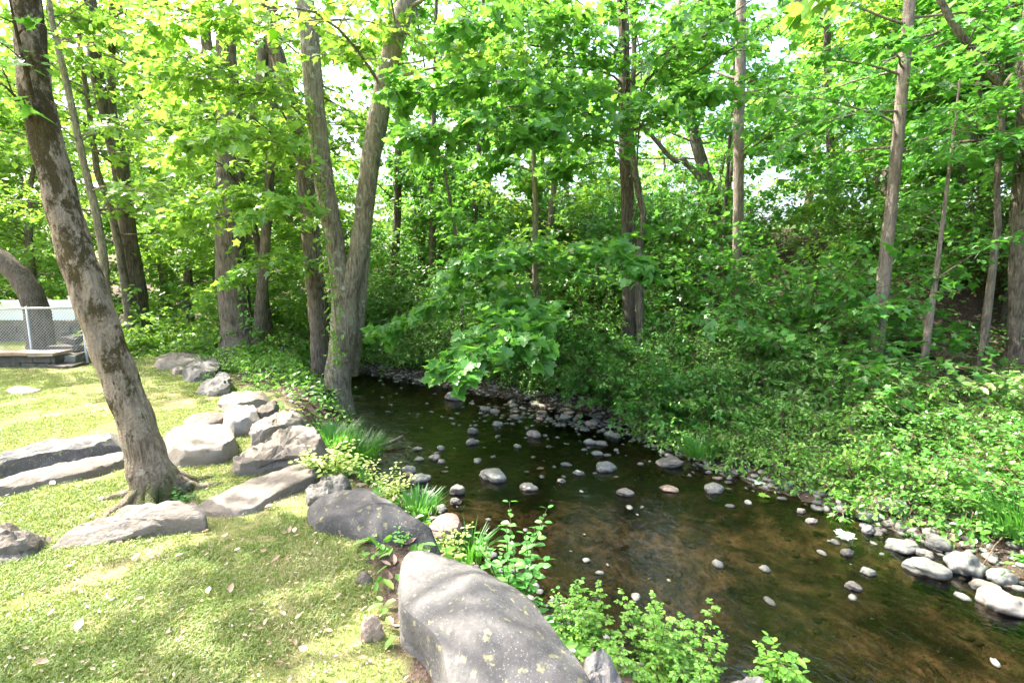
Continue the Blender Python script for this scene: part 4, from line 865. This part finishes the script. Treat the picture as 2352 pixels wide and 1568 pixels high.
# ------------------------------------------------------------------ near plants
rng = np.random.default_rng(9)
def plant(name, label, base, stems, leafm, tm, ls, h, r, per=14, group=None, cat='plant', up=-.5, pair=True, compound=False, stemr=.004):
    root = empty(name, base, label, cat, group); bw = MB(); lf = MB()
    for j in range(stems):
        a = rng.uniform(0, 6.28); f = rng.uniform(.1,1)
        path = curve([math.cos(a)*r*.15, math.sin(a)*r*.15, -.02], [math.cos(a)*f*r/h, math.sin(a)*f*r/h, 1], h*rng.uniform(.6,1.1), 8, up, .08)
        bw.tube(path, np.linspace(stemr, stemr*.4, 8), 5, cap=False)
        LP = []; LO = []; SZ = []
        for k in range(per):
            t = .18+.82*k/(per-1); q = along(path, t); d = unit(path[-1]-path[0]); aa = k*1.57+rng.normal(0,.3)
            for sg in (0, math.pi):
                o = np.array([math.cos(aa+sg), math.sin(aa+sg), .25])
                if compound:
                    L = ls*3.2*rng.uniform(.7,1.1)*(1.1-.5*t); e = q+o*L; bw.prisms([q],[e], .0018, .001)
                    for u_ in (.35,.6,.85):
                        s_ = np.cross(unit(o), [0,0,1.])
                        LP += [q+o*L*u_, q+o*L*u_]; LO += [s_+o*.4, -s_+o*.4]; SZ += [ls, ls]
                    LP.append(e); LO.append(o); SZ.append(ls*1.1)
                else: LP.append(q+o*.006); LO.append(o); SZ.append(ls*(1.15-.6*t))
        leaves(lf, tm, np.array(LP), np.array(LO), np.array(SZ)*rng.uniform(.75,1.15,len(LP)), droop=.12, spread=.22)
    bw.build('stem', M['twig'], root); lf.build('foliage', leafm, root, smooth=False); return root
def at_px(px, py, z=None):
    if z is not None: p = P(px, py, z); return (p[0], p[1], z)
    for zz in np.linspace(.05, WZ, 40):
        p = P(px, py, zz)
        if gz(p[0], p[1]) >= zz: return (p[0], p[1], zz)
    p = P(px, py, WZ); return (p[0], p[1], WZ)
LOVAL = (OVAL[0]*[1,1.25,1], OVAL[1])
plant('tall_weed', 'tall soft-leaved weed standing between the giant boulder and the water', at_px(1180,1400,-.35), 11, M['weed'], LOVAL, .085, .64, .28, 9, cat='plant', stemr=.005)
plant('vine_shoots', 'paired round-leaved shoots below the tall weed beside the giant boulder', at_px(1275,1460,-.4), 5, M['weed'], LOVAL, .055, .34, .22, 9)
plant('yellow_bush', 'small bush with glowing cream-yellow leaves beside the rushes', at_px(765,1105,-.05), 30, M['pale'], LOVAL, .08, .38, .30, 9, cat='bush')
plant('pale_bush', 'sprawling pale-leaved bush spilling over the bank behind the domed boulder', at_px(868,1150,-.2), 28, M['pale'], OVAL, .055, .34, .42, 9, cat='bush')
plant('bank_weed', 'pale weed clump rising beside the pinkish flagstone', at_px(1035,1275,-.35), 9, M['pale'], OVAL, .055, .28, .25, 8)
plant('bank_weed', 'green weed sprig at the right end of the domed boulder', at_px(930,1240,.0), 5, M['weed'], OVAL, .04, .2, .2, 7)
plant('rose_bush', 'dense rose bush of tiny lime leaflets at the bottom edge', at_px(1540,1640,-.45), 34, M['rose'], LOVAL, .022, .5, .36, 12, cat='bush', compound=True, up=-.7)
plant('rose_bush', 'low rose bush of lime leaflets between the giant boulder and the peaked rock', at_px(1345,1530,-.4), 18, M['rose'], LOVAL, .022, .36, .26, 10, cat='bush', compound=True)
plant('rose_shoot', 'single tall rose shoot standing in front of the dark water', at_px(1725,1640,-.5), 2, M['rose'], LOVAL, .026, .5, .08, 8, compound=True, up=0)
plant('rose_shoot', 'broad-leaved bright green shoot at the bottom edge, right of the tall rose shoot', at_px(1835,1660,-.5), 4, M['rose'], LOVAL, .04, .4, .13, 6, compound=True, up=0)
plant('root_shoots', 'small leafy shoots at the base of the twin-trunk maple', at_px(745,930,-.3), 10, M['weed'], OVAL, .09, .5, .4, 6)
plant('root_shoots', 'little ivy-like plant growing at the foot of the leaning tree', at_px(405,1150,.02), 5, M['weed'], LOVAL, .045, .12, .16, 5)

def grass_clump(base, n, h, label, r=.3):
    lf = MB(); a = rng.uniform(0,6.28,n); q = rng.random(n)**.5*r
    pos = np.c_[np.cos(a)*q, np.sin(a)*q, np.zeros(n)-.02]+np.array(base)
    L = h*rng.uniform(.5,1.1,n); az = np.c_[np.cos(a),np.sin(a)]*rng.uniform(.1,.6,n)[:,None]; w_ = .006
    sd = np.c_[-np.sin(a), np.cos(a), np.zeros(n)]*w_; T = np.c_[az, np.ones(n)]; T /= np.linalg.norm(T,axis=1)[:,None]
    m1 = pos+T*L[:,None]*.5; e = m1+(T+np.c_[az*1.2, -np.ones(n)*.3])*L[:,None]*.5
    V = np.stack([pos-sd, pos+sd, m1+sd*.8, m1-sd*.8, e], 1); i = np.arange(n)[:,None]*5
    lf.add(V.reshape(-1,3), np.vstack([i+[0,1,2], i+[0,2,3], i+[3,2,4]]), np.repeat(rng.random(n)*.5, 5))
    o = lf.build('grass_clump', M['leafd'], None, base); tag(o, label, 'grass clump')
grass_clump(at_px(812,1050,-.55), 900, .34, 'dark green rush clump in the water edge behind the yellow bush', .34)
grass_clump(at_px(760,1020,-.3), 500, .32, 'shorter rush clump on the bank beside the grey boulders', .3)
grass_clump(at_px(955,1170,-.35), 300, .2, 'bright thin grass tuft on the bank beside the pinkish flagstone', .2)
grass_clump(at_px(1080,1275,-.5), 120, .3, 'dry thin stalks standing at the water edge right of the pinkish flagstone', .12)
grass_clump(at_px(2345,1215,-.5), 400, .4, 'arching grass tuft on the right shingle edge', .25)
grass_clump(at_px(1600,1040,-.6), 300, .3, 'thin grass tuft at the far shore beneath the small-leaved bushes', .2)

# vine on the straight maple trunk and leaves on the trunks
def vine(label, path_px, Y, n, ls, r=.02, leafm='leaf', wind=0):
    path = qpath([(a, b, Y) for a, b in path_px], 24)
    if wind: path = path+np.c_[np.cos(np.linspace(0,wind,24)), np.sin(np.linspace(0,wind,24))*.5, np.zeros(24)]*.07
    b0 = path[0]; root = empty('climbing_vine', b0, label, 'vine'); bw = MB(); bw.tube(path, np.linspace(r, r*.5, 24), 6, .15, 2); bw.build('stem', M['bark'], root, b0)
    lf = MB(); t = rng.random(n); q = np.array([along(path, x) for x in t])+rng.normal(0,.07,(n,3)); q[:,1] -= .08
    leaves(lf, OVAL, q, np.c_[rng.normal(0,1,n), -np.abs(rng.normal(.6,.4,n)), rng.normal(-.2,.3,n)], ls*rng.uniform(.6,1.2,n), .3, .5); lf.build('foliage', M[leafm], root, b0, smooth=False)
vine('twisted woody vine hanging beside the vine-wrapped trunk right of centre', [(1468,740),(1472,620),(1462,520),(1478,440),(1458,380),(1462,250),(1470,120),(1450,0)], 9.35, 160, .09, .025, 'leafd', 9)
vine('leafy creeper climbing the left stem of the twin-trunk maple', [(776,830),(768,700),(752,600),(738,480),(722,360),(715,240)], 8.1, 380, .10, .008, 'leafy')
vine('thin creeper climbing the massive grey trunk', [(585,760),(570,700),(560,640),(556,560)], 10.1, 90, .12, .008)
vine('short creeper on the base of the dark forked trunk', [(330,740),(318,700),(312,660)], 11.6, 50, .13, .008, 'leafy')

# fallen timber
def log(name, label, pts, r, mat, cat='log'):
    p = smooth_path(np.array(pts), 16); b = MB(); b.tube(p, np.linspace(r, r*.8, 16), 14, .06, 3); 
    o = b.build(name, mat, None, p[0]); return tag(o, label, cat)
def seat(px, py, Y, up): p = Q(px, py, Y); return [p[0], Y, p[2]+up]
log('fallen_log', 'fallen mossy log lying among the trunks at the right', [surf(2120,815)+[0,0,.13], surf(2180,838)+[0,0,.13], surf(2240,858)+[0,0,.12], surf(2290,872)+[0,0,.1]], .13, M['barkmoss'])
log('fallen_branch', 'thin bare branch lying on the small-leaved bushes at the right', [Q(1780,1030,5.9), Q(1840,1028,5.9), Q(1895,1024,5.9)], .012, M['barkred'], 'branch')
log('driftwood', 'short driftwood stick in the shallow water by the rushes', [P(855,1025,WZ+.03), P(890,1018,WZ+.06), P(925,1002,WZ+.1)], .028, M['bark'], 'stick')
log('driftwood', 'thin stick lying on the gravel beach under the far shrubs', [P(905,850,WZ+.05), P(940,835,WZ+.2), P(975,822,WZ+.35)], .014, M['bark'], 'stick')
log('exposed_root', 'mossy root reaching left from the foot of the twin-trunk maple', [P(760,905,-.25), P(715,900,-.12), P(670,902,-.08), P(630,915,-.12)], .10, M['barkmoss'], 'root')
for k_, (a, b_, lab) in enumerate([((1180,880),(1330,905),'lowest bare twig of the tangle under the hanging maple'),((1240,870),(1400,900),'long bare twig over the far stone bar'),((1330,905),(1480,850),'bare twig slanting up right of the stone bar'),((1500,960),(1640,890),'bare stick leaning on the far bank shrubs')]):
    p0 = P(a[0], a[1], WZ+.1); p1 = Q(b_[0], b_[1], p0[1]-.2); log('bare_twig', lab, [p0, (p0+p1)/2+[0,0,.06], p1], .010, M['bark'], 'twig')
# ------------------------------------------------------------------ lawn grass, ground cover, litter
rng = np.random.default_rng(21)
def lawn_points(n, ymax, p=1.0):
    """points over the lawn seen by the camera, denser close by"""
    d = 1.6*np.exp(rng.random(n)*math.log(ymax/1.6)); u = rng.uniform(-1.25, .35, n); q = np.c_[u*d, d]
    z, l, r_ = terr(q); nzz = .25*wob(q[:,0], q[:,1], 2.3)+.12*wob(q[:,0], q[:,1], 7, 1)
    k = (l-.62+nzz*.7 > .12) & (wild(q) < .05); return np.c_[q, z][k]
pos = lawn_points(620000, 13)
bp = wob(pos[:,0],pos[:,1],2.1,7)+.7*wob(pos[:,0],pos[:,1],5.3,2)+.4*wob(pos[:,0],pos[:,1],15,4)
pos = pos[rng.random(len(pos)) < np.where(bp > .5, .10, np.where(bp > .25, .45, 1))]
n = len(pos); d = pos[:,1]; L = (.012+.03*rng.random(n)**3)*(1+.02*d); az = rng.uniform(0,6.28,n); w_ = (.0009+.0005*d)[:,None]
lean = np.c_[np.cos(az),np.sin(az)]*rng.uniform(.1,1.1,n)[:,None]; T = np.c_[lean, np.ones(n)]; T /= np.linalg.norm(T,axis=1)[:,None]
sd = np.c_[-np.sin(az+.5),np.cos(az+.5),np.zeros(n)]*w_
m1 = pos+T*L[:,None]*.55; e = m1+(T+np.c_[lean*.8,-.4*np.ones(n)])*L[:,None]*.5
V = np.stack([pos-sd-[0,0,.004], pos+sd-[0,0,.004], m1+sd*.9, m1-sd*.9, e], 1); i = np.arange(n)[:,None]*5
pt = np.clip(.5+.55*wob(pos[:,0],pos[:,1],2.6,3)+.45*wob(pos[:,0],pos[:,1],6.1,5)+.3*wob(pos[:,0],pos[:,1],13,1),0,1.2)
gb = MB(); gb.add(V.reshape(-1,3), np.vstack([i+[0,1,2], i+[0,2,3], i+[3,2,4]]), np.repeat(np.clip(rng.normal(.18,.2,n)+.75*pt*rng.random(n)+.5*(rng.random(n) < .16),0,1), 5))
tag(gb.build('lawn_grass', M['grass'], smooth=False), 'short mown grass of the lawn mixed with dry straw', 'grass', kind='stuff')
# small litter
pos = lawn_points(5200, 11); n = len(pos); lf = MB(); pos[:,2] += .018
leaves(lf, CURL, pos, np.c_[rng.normal(0,1,(n,2)), np.zeros(n)], (.007+.016*rng.random(n)**2)*(1+.08*pos[:,1]), 0, .35, np.clip(rng.normal(.75,.2,n),0,1))
tag(lf.build('petal_litter', M['dry'], smooth=False), 'pale seed and petal litter strewn over the lawn', 'litter', kind='stuff')
cand = np.c_[rng.uniform(-8, 14, 60000), rng.uniform(2, 18, 60000)]; z, l, r_ = terr(cand)
k = ((l > .1) & (l < 1.15)) | ((r_ > .15)) | ((l > 0) & (wild(cand) > 0)); k &= rng.random(60000) < .35; q = np.c_[cand, z+.015][k]; n = len(q); lf = MB()
leaves(lf, CURL, q, np.c_[rng.normal(0,1,(n,2)), np.zeros(n)], .05+.05*rng.random(n), 0, .4, rng.random(n))
tag(lf.build('leaf_litter', M['litter'], smooth=False), 'brown leaf litter on the earthy banks and the forest floor', 'litter', kind='stuff')
# ground cover on the banks
cand = np.c_[rng.uniform(-13, 20, 150000), rng.uniform(2, 24, 150000)]; z, l, r_ = terr(cand)
w1 = wob(cand[:,0], cand[:,1], 1.9, 4)
k = ((r_ > .3) & (rng.random(150000) < np.where(w1 > -.25, .8, .12)) & ~((cand[:,0] > 5.4) & (cand[:,0] < 8.5) & (cand[:,1] > 6.8) & (cand[:,1] < 9) & (w1 < .35))) | ((l > .1) & (l < 1.0) & (cand[:,1] > 5.6) & (rng.random(150000) < .5)) | ((l > .1) & (wild(cand) > .1) & (rng.random(150000) < .85))
q = np.c_[cand, z][k]; n = len(q); q[:,2] += .05+.22*rng.random(n)*sstep((q[:,1]-3)/4); lf = MB()
leaves(lf, OVAL, q, np.c_[rng.normal(0,1,(n,2)), np.zeros(n)], .045+.05*rng.random(n), .2, .5)
tag(lf.build('ground_cover', M['cover'], smooth=False), 'leafy ground cover carpeting the creek banks', 'ground cover', kind='stuff')
# single dry curled leaves
me = {}
for v_ in range(3):
    b = MB(); T_ = (CURL[0]*[1, 1+.3*v_, 1+.6*v_]-[.5,0,0], CURL[1]); b.add(T_[0], T_[1], .25+.3*v_); o = b.build('fallen_leaf', M['dry']); me[v_] = o.data; bpy.data.objects.remove(o)
def fleaf(x, y, z, s, label, group, v_):
    o = bpy.data.objects.new('fallen_leaf', me[v_]); col.objects.link(o); o.location = (x,y,z); o.scale = (s,s,s); o.rotation_euler = (rng.normal(0,.3), rng.normal(0,.3), rng.uniform(0,6.28)); tag(o, label, 'leaf', group)
pos = lawn_points(210, 6.0)
for x, y, z in pos: fleaf(x, y, z+.022, rng.uniform(.025,.055), 'curled dry leaf or seed wing lying on the mown lawn', 'curled dry leaves on the lawn', int(rng.integers(0,3)))
for px, py, s_, lab in ((1170,1350,.06,'dry leaf on the right shoulder of the giant grey boulder'),):
    p = P(px, py, .2); 
# maple leaves afloat
for k_, (px, py, s_, lab) in enumerate([(1925,1232,.16,'pale green maple leaf floating beside the knobbly white stone'),(1955,1245,.16,'maple leaf touching the knobbly white stone'),(1748,1110,.14,'pale maple leaf afloat off the far shore shrubs'),(1742,1140,.12,'yellow-green maple leaf cluster afloat below the pale one')]):
    b = MB(); T_ = MAPLE; b.add(T_[0]*[1,1,.3], T_[1], .9); o = b.build('floating_leaf', M['mint' if k_ != 3 else 'rose'], smooth=False); p = P(px, py, WZ); o.location = (p[0], p[1], WZ+.03); o.scale = (s_,)*3; o.rotation_euler = (0,0,k_*1.9); tag(o, lab, 'leaf')
